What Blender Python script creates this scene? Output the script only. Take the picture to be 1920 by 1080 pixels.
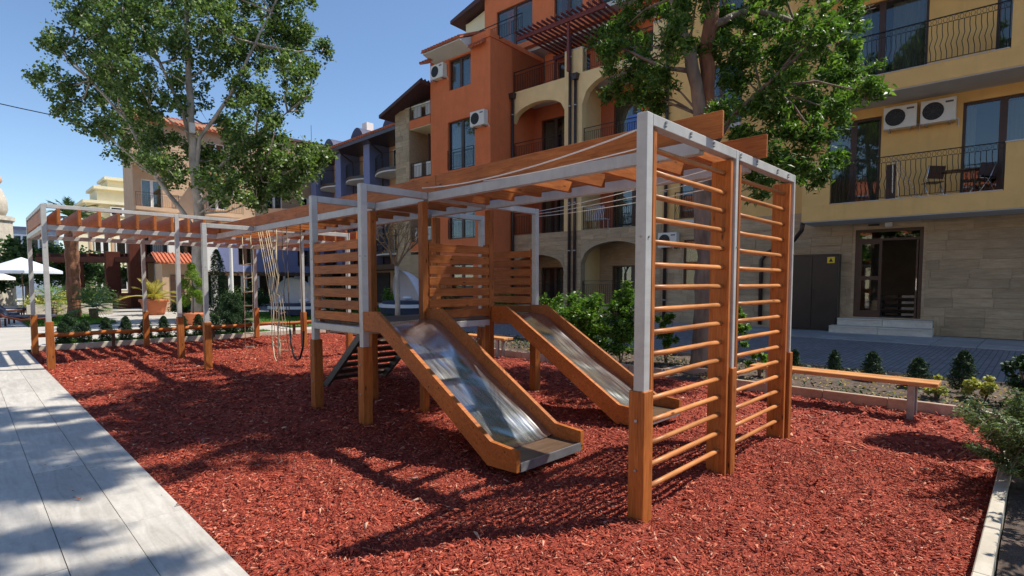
import bpy, math, random
import numpy as np
from mathutils import Vector, Matrix
random.seed(7); RNG=np.random.default_rng(11)
S=bpy.context.scene
for o in list(bpy.data.objects): bpy.data.objects.remove(o)
# ---------------------------------------------------------------- camera, sky, sun, exposure
cam=bpy.data.cameras.new('camera'); co=bpy.data.objects.new('camera',cam); S.collection.objects.link(co)
cam.sensor_width=36; cam.lens=36*1013.13/1920; cam.shift_y=49.5/1920; cam.clip_start=.05; cam.clip_end=2000
TH=.7947; co.location=(0,0,1.6); co.rotation_euler=(math.pi/2-.0571,0,-TH); S.camera=co
SUN=Vector((.616,-.387,1)).normalized()
w=bpy.data.worlds.new('World'); S.world=w; w.use_nodes=True; nt=w.node_tree; nt.nodes.clear()
sky=nt.nodes.new('ShaderNodeTexSky'); sky.sky_type='NISHITA'; sky.sun_disc=False
sky.sun_elevation=math.asin(SUN.z); sky.sun_rotation=math.atan2(SUN.x,SUN.y); sky.air_density=1.0; sky.dust_density=0; sky.ozone_density=4
bg=nt.nodes.new('ShaderNodeBackground'); bg.inputs[1].default_value=.118
wo=nt.nodes.new('ShaderNodeOutputWorld'); nt.links.new(sky.outputs[0],bg.inputs[0]); nt.links.new(bg.outputs[0],wo.inputs[0])
sl=bpy.data.lights.new('sun','SUN'); sl.energy=4.8; sl.angle=math.radians(.5); sl.color=(1,.94,.84)
so=bpy.data.objects.new('sun',sl); S.collection.objects.link(so); so.rotation_euler=SUN.to_track_quat('Z','Y').to_euler(); so.location=(20,-10,30)
S.view_settings.view_transform='Standard'; S.view_settings.look='None'; S.view_settings.gamma=1; S.view_settings.exposure=.55
S.render.engine='CYCLES'; S.cycles.max_bounces=6; S.cycles.transparent_max_bounces=8; S.cycles.diffuse_bounces=4; S.cycles.glossy_bounces=3

# ---------------------------------------------------------------- helpers
I4=Matrix.Identity(4); FR=I4.copy(); WM={}
def setframe(x=0,y=0,rz=0,z=0):
    global FR; FR=Matrix.Translation((x,y,z))@Matrix.Rotation(rz,4,'Z')
def link(o): S.collection.objects.link(o)
def tagp(o,label=None,cat=None,group=None,kind=None):
    if label: o['label']=label
    if cat: o['category']=cat
    if group: o['group']=group
    if kind: o['kind']=kind
    return o
def mk(name,me,parent=None,M=I4):
    o=bpy.data.objects.new(name,me); link(o); W=FR@M
    if parent is not None:
        o.parent=parent; o.matrix_parent_inverse=WM[parent.name].inverted()
    o.matrix_basis=W; WM[o.name]=W
    return o
def thing(name,label,cat,loc=(0,0,0),group=None,rz=0):
    o=mk(name,None,None,Matrix.Translation(loc)@Matrix.Rotation(rz,4,'Z')); o.empty_display_size=.2
    return tagp(o,label,cat,group)
def copy_tree(o,M,label=None):
    """copy thing o with parts; M = world matrix that moves it"""
    def rec(src,par):
        c=src.copy(); link(c)
        if par is None: c.matrix_basis=M@src.matrix_basis; WM[c.name]=c.matrix_basis.copy()
        else:
            c.parent=par
        for ch in kids.get(src.name,[]): rec(ch,c)
        return c
    kids={}
    for q in bpy.data.objects:
        if q.parent: kids.setdefault(q.parent.name,[]).append(q)
    c=rec(o,None)
    if label: c['label']=label
    return c
_mc={}
def boxmesh(L,W,H,m,b=0):
    k=(round(L,4),round(W,4),round(H,4),m.name,b)
    if k in _mc: return _mc[k]
    x,y,z=L/2,W/2,H/2
    me=bpy.data.meshes.new('box')
    if b<=0:
        v=[(sx*x,sy*y,sz*z) for sx in(-1,1) for sy in(-1,1) for sz in(-1,1)]
        f=[(0,1,3,2),(4,6,7,5),(0,4,5,1),(2,3,7,6),(0,2,6,4),(1,5,7,3)]
    else:
        v=[];idx={}
        for sx in(-1,1):
            for sy in(-1,1):
                for sz in(-1,1):
                    for a in range(3):
                        p=[sx*(x-b),sy*(y-b),sz*(z-b)]; p[a]=(sx*x,sy*y,sz*z)[a]
                        idx[(sx,sy,sz,a)]=len(v); v.append(p)
        f=[]
        def face(q):
            c=Vector((0,0,0))
            for i in q: c+=Vector(v[i])
            n=(Vector(v[q[1]])-Vector(v[q[0]])).cross(Vector(v[q[2]])-Vector(v[q[1]]))
            f.append(q if n.dot(c)>0 else q[::-1])
        for a in range(3):
            o1,o2=[i for i in range(3) if i!=a]
            for s in(-1,1):
                q=[]
                for (u,t) in((-1,-1),(1,-1),(1,1),(-1,1)):
                    k3=[0,0,0];k3[a]=s;k3[o1]=u;k3[o2]=t;q.append(idx[(*k3,a)])
                face(tuple(q))
            for u in(-1,1):
                for t in(-1,1):
                    k1=[0,0,0];k1[o1]=u;k1[o2]=t;k2=list(k1);k1[a]=-1;k2[a]=1
                    face((idx[(*k1,o1)],idx[(*k2,o1)],idx[(*k2,o2)],idx[(*k1,o2)]))
        for sx in(-1,1):
            for sy in(-1,1):
                for sz in(-1,1): face(tuple(idx[(sx,sy,sz,a)] for a in range(3)))
    me.from_pydata(v,[],f); me.materials.append(m); _mc[k]=me; return me
def box(name,a,b,m,parent=None,bev=0):
    """box from corner a to corner b (frame coords)"""
    c=[(a[i]+b[i])/2 for i in range(3)]; d=[abs(b[i]-a[i]) for i in range(3)]
    # longest horizontal/vertical axis becomes local x so that grain follows it
    ax=max(range(3),key=lambda i:d[i])
    if ax==0: R=I4; dd=d
    elif ax==1: R=Matrix.Rotation(math.pi/2,4,'Z'); dd=[d[1],d[0],d[2]]
    else: R=Matrix.Rotation(-math.pi/2,4,'Y'); dd=[d[2],d[1],d[0]]
    return mk(name,boxmesh(*dd,m,bev),parent,Matrix.Translation(c)@R)
def dirM(p0,p1,up=(0,0,1)):
    p0=Vector(p0);p1=Vector(p1);x=(p1-p0).normalized();up=Vector(up)
    if abs(x.dot(up))>.98: up=Vector((0,1,0))
    y=up.cross(x).normalized();z=x.cross(y)
    M=Matrix((x,y,z)).transposed().to_4x4(); M.translation=(p0+p1)/2; return M
def beam(name,p0,p1,W,H,m,parent=None,bev=0,up=(0,0,1)):
    return mk(name,boxmesh((Vector(p1)-Vector(p0)).length,W,H,m,bev),parent,dirM(p0,p1,up))
class MB:
    def __init__(s): s.v=[];s.f=[]
    def add(s,v,f):
        n=len(s.v); s.v+= [tuple(q) for q in v]; s.f+=[tuple(i+n for i in q) for q in f]; return s
    def box(s,a,b):
        x0,y0,z0=[min(a[i],b[i]) for i in range(3)];x1,y1,z1=[max(a[i],b[i]) for i in range(3)]
        v=[(x,y,z) for x in(x0,x1) for y in(y0,y1) for z in(z0,z1)]
        return s.add(v,[(0,1,3,2),(4,6,7,5),(0,4,5,1),(2,3,7,6),(0,2,6,4),(1,5,7,3)])
    def obox(s,p0,p1,W,H,up=(0,0,1)):
        M=dirM(p0,p1,up);L=(Vector(p1)-Vector(p0)).length
        v=[M@Vector((x*L/2,y*W/2,z*H/2)) for x in(-1,1) for y in(-1,1) for z in(-1,1)]
        return s.add(v,[(0,1,3,2),(4,6,7,5),(0,4,5,1),(2,3,7,6),(0,2,6,4),(1,5,7,3)])
    def tube(s,pts,rad,n=6,cap=True,wob=0):
        pts=[Vector(p) for p in pts]
        if not hasattr(rad,'__len__'): rad=[rad]*len(pts)
        base=len(s.v); ref=Vector((0,0,1))
        d0=(pts[1]-pts[0]).normalized()
        if abs(d0.z)>.9: ref=Vector((1,0,0))
        u=d0.cross(ref).normalized()
        for i,p in enumerate(pts):
            d=(pts[min(i+1,len(pts)-1)]-pts[max(i-1,0)]).normalized()
            u=(u-d*u.dot(d)).normalized(); w_=d.cross(u)
            for k in range(n):
                a=2*math.pi*k/n; r=rad[i]*(1+(random.uniform(-wob,wob) if wob else 0))
                s.v.append(tuple(p+u*(math.cos(a)*r)+w_*(math.sin(a)*r)))
        for i in range(len(pts)-1):
            for k in range(n):
                a=base+i*n+k;b=base+i*n+(k+1)%n
                s.f.append((a,b,b+n,a+n))
        if cap:
            s.f.append(tuple(base+k for k in range(n))[::-1]); s.f.append(tuple(base+(len(pts)-1)*n+k for k in range(n)))
        return s
    def prism(s,poly,axis,a,b):
        """poly: list of 2d points in the other two axes (cyclic order), extruded along axis from a to b"""
        n=len(poly);base=len(s.v)
        for t in(a,b):
            for p in poly:
                q=list(p);q.insert(axis,t);s.v.append(tuple(q))
        s.f.append(tuple(base+i for i in range(n))[::-1]);s.f.append(tuple(base+n+i for i in range(n)))
        for i in range(n):
            j=(i+1)%n;s.f.append((base+i,base+j,base+n+j,base+n+i))
        return s
    def lathe(s,prof,c=(0,0,0),n=16,sx=1,sy=1):
        base=len(s.v)
        for r,z in prof:
            for k in range(n):
                a=2*math.pi*k/n;s.v.append((c[0]+r*sx*math.cos(a),c[1]+r*sy*math.sin(a),c[2]+z))
        for i in range(len(prof)-1):
            for k in range(n):
                a=base+i*n+k;b=base+i*n+(k+1)%n;s.f.append((a,b,b+n,a+n))
        s.f.append(tuple(base+k for k in range(n))[::-1]);s.f.append(tuple(base+(len(prof)-1)*n+k for k in range(n)))
        return s
    def build(s,name,m,parent=None,smooth=False,M=I4,fix=True):
        me=bpy.data.meshes.new(name);me.from_pydata(s.v,[],s.f);me.materials.append(m)
        if smooth: me.shade_smooth()
        return mk(name,me,parent,M)
def quads_mesh(name,V,nq,m,nper=4):
    me=bpy.data.meshes.new(name); nv=len(V)
    me.vertices.add(nv);me.vertices.foreach_set('co',V.astype(np.float32).ravel())
    me.loops.add(nq*nper);me.loops.foreach_set('vertex_index',np.arange(nq*nper,dtype=np.int32))
    me.polygons.add(nq);me.polygons.foreach_set('loop_start',np.arange(nq,dtype=np.int32)*nper)
    me.update(calc_edges=True); me.materials.append(m); return me
def leaves(C,L,Wd,m,name='crown',up=0.3,droop=0.0,jit=.3):
    """C: Nx3 leaf centres -> one mesh of folded leaf-shaped faces"""
    n=len(C);A=RNG.normal(size=(n,3));A[:,2]=A[:,2]*.6-droop;A/=np.linalg.norm(A,axis=1)[:,None]
    Nn=RNG.normal(size=(n,3));Nn[:,2]+=up*3;B=np.cross(A,Nn);B/=np.linalg.norm(B,axis=1)[:,None]+1e-9
    Nn=np.cross(B,A); sc=(1+RNG.uniform(-jit,jit,size=(n,1)))
    l=L*sc/2;w_=Wd*sc/2
    V=np.stack([C-A*l,C+B*w_+Nn*w_*.45-A*l*.15,C+A*l,C-B*w_+Nn*w_*.45-A*l*.15],1).reshape(-1,3)
    return quads_mesh(name,V,n,m)
def ball(c,r,n,shell=.5,sq=(1,1,1)):
    d=RNG.normal(size=(n,3));d/=np.linalg.norm(d,axis=1)[:,None]
    rr=r*(shell+(1-shell)*RNG.random((n,1)))
    return np.array(c)+d*rr*np.array(sq)

# ---------------------------------------------------------------- materials
def nodes(name):
    m=bpy.data.materials.new(name);m.use_nodes=True;t=m.node_tree;return m,t,t.nodes['Principled BSDF']
def N(t,k,**kw):
    n=t.nodes.new(k)
    for a,b in kw.items(): setattr(n,a,b)
    return n
def ramp(t,fac,stops):
    r=N(t,'ShaderNodeValToRGB');e=r.color_ramp.elements
    while len(e)<len(stops): e.new(.5)
    for i,(p,c) in enumerate(stops): e[i].position=p;e[i].color=(*c,1)
    t.links.new(fac,r.inputs[0]);return r.outputs[0]
def coord(t,scale=(1,1,1),rnd=True,kind='Object'):
    tc=N(t,'ShaderNodeTexCoord');mp=N(t,'ShaderNodeMapping');mp.inputs['Scale'].default_value=scale
    if rnd:
        oi=N(t,'ShaderNodeObjectInfo');mu=N(t,'ShaderNodeMath',operation='MULTIPLY');mu.inputs[1].default_value=37
        t.links.new(oi.outputs['Random'],mu.inputs[0]);va=N(t,'ShaderNodeVectorMath',operation='ADD')
        t.links.new(tc.outputs[kind],va.inputs[0]);t.links.new(mu.outputs[0],va.inputs[1]);t.links.new(va.outputs[0],mp.inputs[0])
    else: t.links.new(tc.outputs[kind],mp.inputs[0])
    return mp.outputs[0]
def noise(t,vec,sc=5,det=4,rough=.55,dist=0):
    n=N(t,'ShaderNodeTexNoise');n.inputs['Scale'].default_value=sc;n.inputs['Detail'].default_value=det
    n.inputs['Roughness'].default_value=rough;n.inputs['Distortion'].default_value=dist;t.links.new(vec,n.inputs['Vector']);return n.outputs['Fac']
def bump(t,b,h,st=.3,d=.01):
    bu=N(t,'ShaderNodeBump');bu.inputs['Strength'].default_value=st;bu.inputs['Distance'].default_value=d
    t.links.new(h,bu.inputs['Height']);t.links.new(bu.outputs[0],b.inputs['Normal']);return bu
def hsv(t,col,val=None,amt=.2,hue=None):
    h=N(t,'ShaderNodeHueSaturation');t.links.new(col,h.inputs['Color'])
    if val is not None:
        mr=N(t,'ShaderNodeMapRange');mr.inputs[3].default_value=1-amt;mr.inputs[4].default_value=1+amt
        t.links.new(val,mr.inputs[0]);t.links.new(mr.outputs[0],h.inputs['Value'])
    if hue is not None:
        mr=N(t,'ShaderNodeMapRange');mr.inputs[3].default_value=.5-hue;mr.inputs[4].default_value=.5+hue
        t.links.new(val,mr.inputs[0]);t.links.new(mr.outputs[0],h.inputs['Hue'])
    return h.outputs[0]
def simple(name,c,rough=.6,metal=0,var=.12,sc=3,bs=.15,bsc=40,rnd=.06,spec=.5,scale=(1,1,1),bd=.004,dirt=None):
    m,t,b=nodes(name);v=coord(t,scale);n=noise(t,v,sc,5)
    lo=tuple(x*(1-var) for x in c);hi=tuple(min(1,x*(1+var)) for x in c)
    col=ramp(t,n,[(.3,lo),(.7,hi)])
    if dirt:
        n3=noise(t,coord(t,(2.2,2.2,.3)),sc*.5,7,.7); mx=N(t,'ShaderNodeMixRGB');fr=ramp(t,n3,[(.5,(0,0,0)),(.72,(.6,.6,.6))])
        t.links.new(fr,mx.inputs[0]);t.links.new(col,mx.inputs[1]);mx.inputs[2].default_value=(*dirt,1);col=mx.outputs[0]
    if rnd:
        oi=N(t,'ShaderNodeObjectInfo');col=hsv(t,col,oi.outputs['Random'],rnd)
    t.links.new(col,b.inputs['Base Color']);b.inputs['Roughness'].default_value=rough;b.inputs['Metallic'].default_value=metal
    b.inputs['Specular IOR Level'].default_value=spec
    if bs: bump(t,b,noise(t,v,bsc,4),bs,bd)
    return m
def wood(name,c0,c1,c2,rough=.55,rnd=.2,spec=.22):
    m,t,b=nodes(name);v=coord(t,(1.3,16,16));n=noise(t,v,2.2,6,.6,1.2)
    v2=coord(t,(1,1,1));n2=noise(t,v2,2.5,3)
    col=ramp(t,n,[(.25,c0),(.5,c1),(.8,c2)])
    col=hsv(t,col,n2,.42)
    vo=N(t,'ShaderNodeTexVoronoi');vo.inputs['Scale'].default_value=3.3;v3=coord(t,(1,3.2,3.2));t.links.new(v3,vo.inputs['Vector'])
    kn=ramp(t,vo.outputs['Distance'],[(.05,(1,1,1)),(.13,(0,0,0))])
    mx=N(t,'ShaderNodeMixRGB');t.links.new(kn,mx.inputs[0]);t.links.new(col,mx.inputs[1]);mx.inputs[2].default_value=(c0[0]*.45,c0[1]*.4,c0[2]*.4,1)
    oi=N(t,'ShaderNodeObjectInfo');col=hsv(t,mx.outputs[0],oi.outputs['Random'],rnd)
    t.links.new(col,b.inputs['Base Color']);b.inputs['Roughness'].default_value=rough;b.inputs['Specular IOR Level'].default_value=spec
    bump(t,b,n,.25,.004);return m
WOOD=wood('stained_timber',(.19,.055,.012),(.34,.105,.023),(.46,.170,.045))
WOODD=wood('dark_red_timber',(.05,.014,.008),(.085,.022,.012),(.12,.032,.018))
WOODR=wood('rung_timber',(.30,.11,.034),(.44,.175,.058),(.56,.26,.095),rough=.4)
WOODB=wood('bench_timber',(.42,.17,.055),(.55,.25,.09),(.64,.33,.14))
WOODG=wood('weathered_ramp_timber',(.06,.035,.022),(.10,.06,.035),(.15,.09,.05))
STEEL=simple('grey_painted_steel',(.44,.435,.41),.45,.1,.10,6,.05,60,.05,dirt=(.30,.29,.27))
GALV=simple('galvanised_steel',(.30,.31,.32),.4,.6,.2,9,.05,60,.05)
DSTEEL=simple('dark_steel',(.09,.09,.09),.5,.3,.2,9,.05,60,.05)
def chute_mat():
    m,t,b=nodes('stainless_chute');v=coord(t,(1,1,1),False);n=noise(t,v,1.6,1,.4,.8)
    n2=noise(t,coord(t,(14,1,1),False),3,5)
    t.links.new(ramp(t,n2,[(.3,(.50,.51,.52)),(.7,(.68,.69,.70))]),b.inputs['Base Color']);b.inputs['Metallic'].default_value=.96
    t.links.new(ramp(t,n2,[(.3,(.12,.12,.12)),(.75,(.25,.25,.25))]),b.inputs['Roughness']);bump(t,b,n,.3,.16);return m
CHUTE=chute_mat()
ROPE=simple('pale_rope',(.55,.45,.30),.9,0,.2,30,.4,120)
ROPED=simple('dark_rope',(.12,.08,.05),.9,0,.2,30,.4,120)
WIRE=simple('white_cable',(.75,.73,.68),.5,0,.05,5,0)
def mulch_mat(name,island=True):
    m,t,b=nodes(name)
    if island:
        g=N(t,'ShaderNodeNewGeometry');f=g.outputs['Random Per Island']
    else: f=noise(t,coord(t,(1,1,1),False),38,5,.7)
    col=ramp(t,f,[(0,(.10,.016,.012)),(.25,(.22,.036,.021)),(.6,(.37,.066,.037)),(.86,(.50,.115,.064)),(.965,(.55,.20,.12)),(1,(.58,.36,.25))])
    n=noise(t,coord(t,(1,1,1),False),.9,5,.7); col=hsv(t,col,n,.42)
    t.links.new(col,b.inputs['Base Color']);b.inputs['Roughness'].default_value=.8;b.inputs['Specular IOR Level'].default_value=.25
    if not island: bump(t,b,f,.9,.03)
    return m
MULCH=mulch_mat('red_bark_mulch',False);CHIP=mulch_mat('red_bark_chip')
def stone_mat(name,c0,c1,c2,scale=(1.2,9,9),rough=.55,rnd=.07,sc=1.8,bs=.15):
    m,t,b=nodes(name);v=coord(t,scale);n=noise(t,v,sc,7,.62,.9);v2=coord(t,(1,1,1));n2=noise(t,v2,34,4)
    col=ramp(t,n,[(.25,c0),(.5,c1),(.72,c2)]);col=hsv(t,col,n2,.12)
    n4=noise(t,v2,1.4,6,.7);col=hsv(t,col,n4,.3)
    oi=N(t,'ShaderNodeObjectInfo');col=hsv(t,col,oi.outputs['Random'],rnd)
    t.links.new(col,b.inputs['Base Color']);b.inputs['Roughness'].default_value=rough;b.inputs['Specular IOR Level'].default_value=.3
    bump(t,b,n,bs,.01);return m
PAVER=stone_mat('travertine_paving',(.36,.33,.285),(.46,.43,.38),(.53,.50,.445))
CLAD=stone_mat('travertine_cladding',(.30,.215,.125),(.42,.31,.19),(.50,.39,.25),(1.0,10,10),rnd=.15)
KERB=stone_mat('kerb_stone',(.34,.23,.17),(.45,.32,.24),(.52,.40,.31),(2,3,3),rnd=.08)
KERBW=stone_mat('pale_kerb_stone',(.38,.33,.26),(.48,.43,.35),(.56,.52,.44),(2,3,3),rnd=.05)
STEP=stone_mat('step_stone',(.50,.46,.38),(.62,.57,.48),(.68,.63,.54),(1.5,6,6),rnd=.04)
SLABG=stone_mat('sidewalk_slab',(.26,.27,.27),(.33,.34,.34),(.39,.40,.40),(2,2,2),rnd=.12)
YEL=simple('yellow_render',(.80,.50,.175),.85,0,.06,2,.25,180,0,dirt=(.64,.40,.15))
YEL2=simple('pale_yellow_render',(.82,.60,.29),.85,0,.06,2,.25,180,0)
ORA=simple('orange_render',(.68,.18,.062),.85,0,.07,2,.25,180,0,dirt=(.55,.15,.05))
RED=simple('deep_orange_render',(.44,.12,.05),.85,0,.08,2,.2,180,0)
BLU=simple('blue_render',(.19,.22,.39),.85,0,.07,2,.2,150,0)
TAN=simple('tan_render',(.50,.34,.22),.85,0,.08,2,.2,150,0)
PEACH=simple('peach_render',(.58,.36,.22),.85,0,.08,2,.2,150,0)
CREAM=simple('cream_render',(.78,.70,.48),.85,0,.06,1,.2,150,0)
WHITE=simple('white_render',(.74,.73,.70),.7,0,.04,2,.1,100,0)
SOFF=simple('pale_soffit_render',(.60,.59,.55),.8,0,.05,2,.1,100,0)
BROWN=simple('dark_brown_frame',(.065,.032,.02),.4,0,.2,5,.05,60,.05)
PIPE=simple('brown_gutter_pipe',(.045,.028,.024),.35,0,.15,5,.02,60,.03)
IRON=simple('black_wrought_iron',(.02,.02,.022),.45,.3,.2,5,0)
CAB=simple('dark_cabinet_paint',(.020,.016,.014),.35,0,.2,3,.05,60)
PLAS=simple('off_white_plastic',(.72,.70,.62),.4,0,.05,4,.02,60,.02)
BLACK=simple('black_plastic',(.015,.015,.015),.5,0,.1,4,0)
YSIGN=simple('yellow_sticker',(.80,.55,.03),.5,0,.05,4,0)
ROOM=simple('unlit_room_dark',(.05,.045,.04),.9,0,.2,1,0)  # near-black colour stands in for the shade of unlit rooms behind glass
CURT=simple('sheer_curtain',(.60,.55,.45),.9,0,.06,3,.1,60,.06,scale=(14,1,.4))
TILE=simple('terracotta_roof_tile',(.42,.115,.05),.75,0,.3,7,.2,60,.12)
TILED=simple('dark_brown_roof',(.07,.03,.03),.7,0,.25,5,.2,60,.1)
SLATE=simple('blue_grey_dormer_sheet',(.05,.055,.11),.7,.0,.15,4,.1,60,.05)
SOIL=simple('bed_soil',(.09,.06,.045),.95,0,.5,9,.9,30,0,bd=.03)
TERRA=simple('terracotta_pot',(.50,.15,.06),.75,0,.12,4,.1,60,.04)
FABW=simple('white_fabric',(.74,.76,.82),.85,0,.04,4,.1,90,.02)
FABB=simple('navy_cushion',(.04,.05,.09),.9,0,.1,4,.1,90,.02)
PARA=simple('pale_blue_canvas',(.62,.68,.78),.85,0,.05,3,.1,80,.02)
CHROME=simple('chair_tube',(.7,.7,.72),.25,.9,.05,3,0)
BARK=simple('grey_bark',(.20,.155,.12),.95,0,.45,6,.8,25,0,bd=.03,scale=(1,1,.35))
BARKR=simple('reddish_bark',(.22,.10,.055),.95,0,.4,6,.8,25,0,bd=.03,scale=(1,1,.35))
BARKW=simple('pale_poplar_bark',(.42,.37,.31),.9,0,.4,3,.7,18,0,bd=.04,scale=(1,1,.5),dirt=(.14,.11,.09))
BARKT=simple('brown_twig',(.20,.14,.09),.95,0,.3,6,.4,25,0)
def leafmat(name,c0,c1,c2,tr=.35,rough=.45,spec=.4):
    m,t,b=nodes(name);g=N(t,'ShaderNodeNewGeometry');col=ramp(t,g.outputs['Random Per Island'],[(0,c0),(.5,c1),(1,c2)])
    n=noise(t,coord(t,(1,1,1),False),1.1,3);col=hsv(t,col,n,.3)
    t.links.new(col,b.inputs['Base Color']);b.inputs['Roughness'].default_value=rough;b.inputs['Specular IOR Level'].default_value=spec
    tl=N(t,'ShaderNodeBsdfTranslucent');h=N(t,'ShaderNodeMixRGB',blend_type='MULTIPLY');h.inputs[0].default_value=1;h.inputs[2].default_value=(1.25,1.35,.5,1)
    t.links.new(col,h.inputs[1]);t.links.new(h.outputs[0],tl.inputs[0]);mx=N(t,'ShaderNodeMixShader');mx.inputs[0].default_value=tr
    t.links.new(b.outputs[0],mx.inputs[1]);t.links.new(tl.outputs[0],mx.inputs[2]);t.links.new(mx.outputs[0],t.nodes['Material Output'].inputs[0]);return m
LPOP=leafmat('poplar_leaf',(.06,.11,.026),(.105,.175,.048),(.23,.31,.13),.38,.42,.4)
LASH=leafmat('ash_leaf',(.04,.10,.018),(.08,.165,.033),(.17,.28,.075),.42,.45,.3)
LLAU=leafmat('laurel_leaf',(.04,.10,.015),(.09,.19,.028),(.20,.33,.06),.4,.4,.35)
LCON=leafmat('conifer_needle',(.015,.04,.015),(.025,.06,.02),(.04,.085,.03),.1,.6,.3)
LJUN=leafmat('juniper_needle',(.06,.11,.05),(.11,.17,.07),(.20,.27,.10),.2,.6,.3)
LYEL=leafmat('golden_foliage',(.25,.27,.05),(.38,.38,.10),(.55,.52,.22),.3,.5,.3)
LPALM=leafmat('palm_frond',(.05,.12,.02),(.09,.18,.035),(.18,.27,.06),.3,.4,.5)
LPALMY=leafmat('yellow_palm_frond',(.30,.22,.04),(.42,.33,.07),(.30,.33,.07),.3,.5,.4)
LGR=leafmat('lawn_blade',(.05,.13,.015),(.09,.20,.025),(.15,.27,.05),.3,.6,.2)
LDRY=leafmat('dry_leaf',(.35,.22,.08),(.45,.33,.15),(.30,.28,.10),.3,.7,.2)
LFAR=leafmat('distant_foliage',(.025,.06,.02),(.05,.10,.03),(.09,.15,.045),.25,.6,.3)
LYEL2=leafmat('lime_foliage',(.10,.20,.02),(.18,.30,.04),(.30,.40,.07),.35,.5,.3)
GRASS=simple('lawn_base',(.07,.15,.025),.95,0,.4,8,.8,60,0,bd=.03)
def glass_mat():
    m,t,b=nodes('window_glass');b.inputs['Base Color'].default_value=(.02,.025,.03,1);b.inputs['Roughness'].default_value=.03
    b.inputs['Specular IOR Level'].default_value=.9
    tr=N(t,'ShaderNodeBsdfTransparent');tr.inputs[0].default_value=(.6,.64,.62,1);gl=N(t,'ShaderNodeBsdfGlossy');gl.inputs['Roughness'].default_value=.02
    fr=N(t,'ShaderNodeLayerWeight');fr.inputs[0].default_value=.25;mr=N(t,'ShaderNodeMapRange');mr.inputs[3].default_value=.09;mr.inputs[4].default_value=.75
    t.links.new(fr.outputs['Fresnel'],mr.inputs[0]);mx=N(t,'ShaderNodeMixShader');t.links.new(mr.outputs[0],mx.inputs[0])
    t.links.new(tr.outputs[0],mx.inputs[1]);t.links.new(gl.outputs[0],mx.inputs[2]);t.links.new(mx.outputs[0],t.nodes['Material Output'].inputs[0]);return m
GLASS=glass_mat()
def road_mat():
    m,t,b=nodes('small_paver_road');v=coord(t,(1,1,1),False);br=N(t,'ShaderNodeTexBrick');br.inputs['Scale'].default_value=1
    br.inputs['Brick Width'].default_value=.2;br.inputs['Row Height'].default_value=.1;br.inputs['Mortar Size'].default_value=.008
    br.inputs['Color1'].default_value=(.16,.17,.185,1);br.inputs['Color2'].default_value=(.23,.24,.26,1);br.inputs['Mortar'].default_value=(.07,.07,.07,1)
    t.links.new(v,br.inputs['Vector']);n=noise(t,v,.7,6,.65);t.links.new(hsv(t,br.outputs[0],n,.35),b.inputs['Base Color']);b.inputs['Roughness'].default_value=.75
    bump(t,b,br.outputs[1],-.5,.01);return m
ROAD=road_mat()

# ---------------------------------------------------------------- setting: ground, mulch, paths, road
def sheet(name,x0,x1,y0,y1,z,m,nx=1,ny=1,disp=None,kind='structure',label=None):
    xs=np.linspace(x0,x1,nx+1);ys=np.linspace(y0,y1,ny+1);X,Y=np.meshgrid(xs,ys)
    Z=np.full_like(X,z)+(disp(X,Y) if disp else 0)
    v=np.stack([X,Y,Z],-1).reshape(-1,3);f=[]
    for j in range(ny):
        for i in range(nx):
            a=j*(nx+1)+i;f.append((a,a+1,a+nx+2,a+nx+1))
    me=bpy.data.meshes.new(name);me.from_pydata(v.tolist(),[],f);me.materials.append(m);me.shade_smooth()
    o=mk(name,me);tagp(o,label,None,None,kind);return o
sheet('ground',-350,350,-350,350,-.12,SOIL,label='bare earth ground under the whole garden')
def md(X,Y):
    e=np.minimum.reduce([X-1.05,8.4-X,Y-.1,17-Y]);e=np.clip(e/.3,0,1)
    return e*(.018*np.sin(X*2.3+Y*1.1)+.014*np.sin(X*5.1-Y*3.7)+.008*np.sin(X*11+Y*13)+.006*np.sin(Y*19-X*7))
MX0,MX1,MY0,MY1=1.052,9.4,-2.2,17.0
sheet('mulch_bed',1.052,8.95,.16,17,-.02,MULCH,120,220,md,label='red bark mulch covering the play area')
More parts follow.
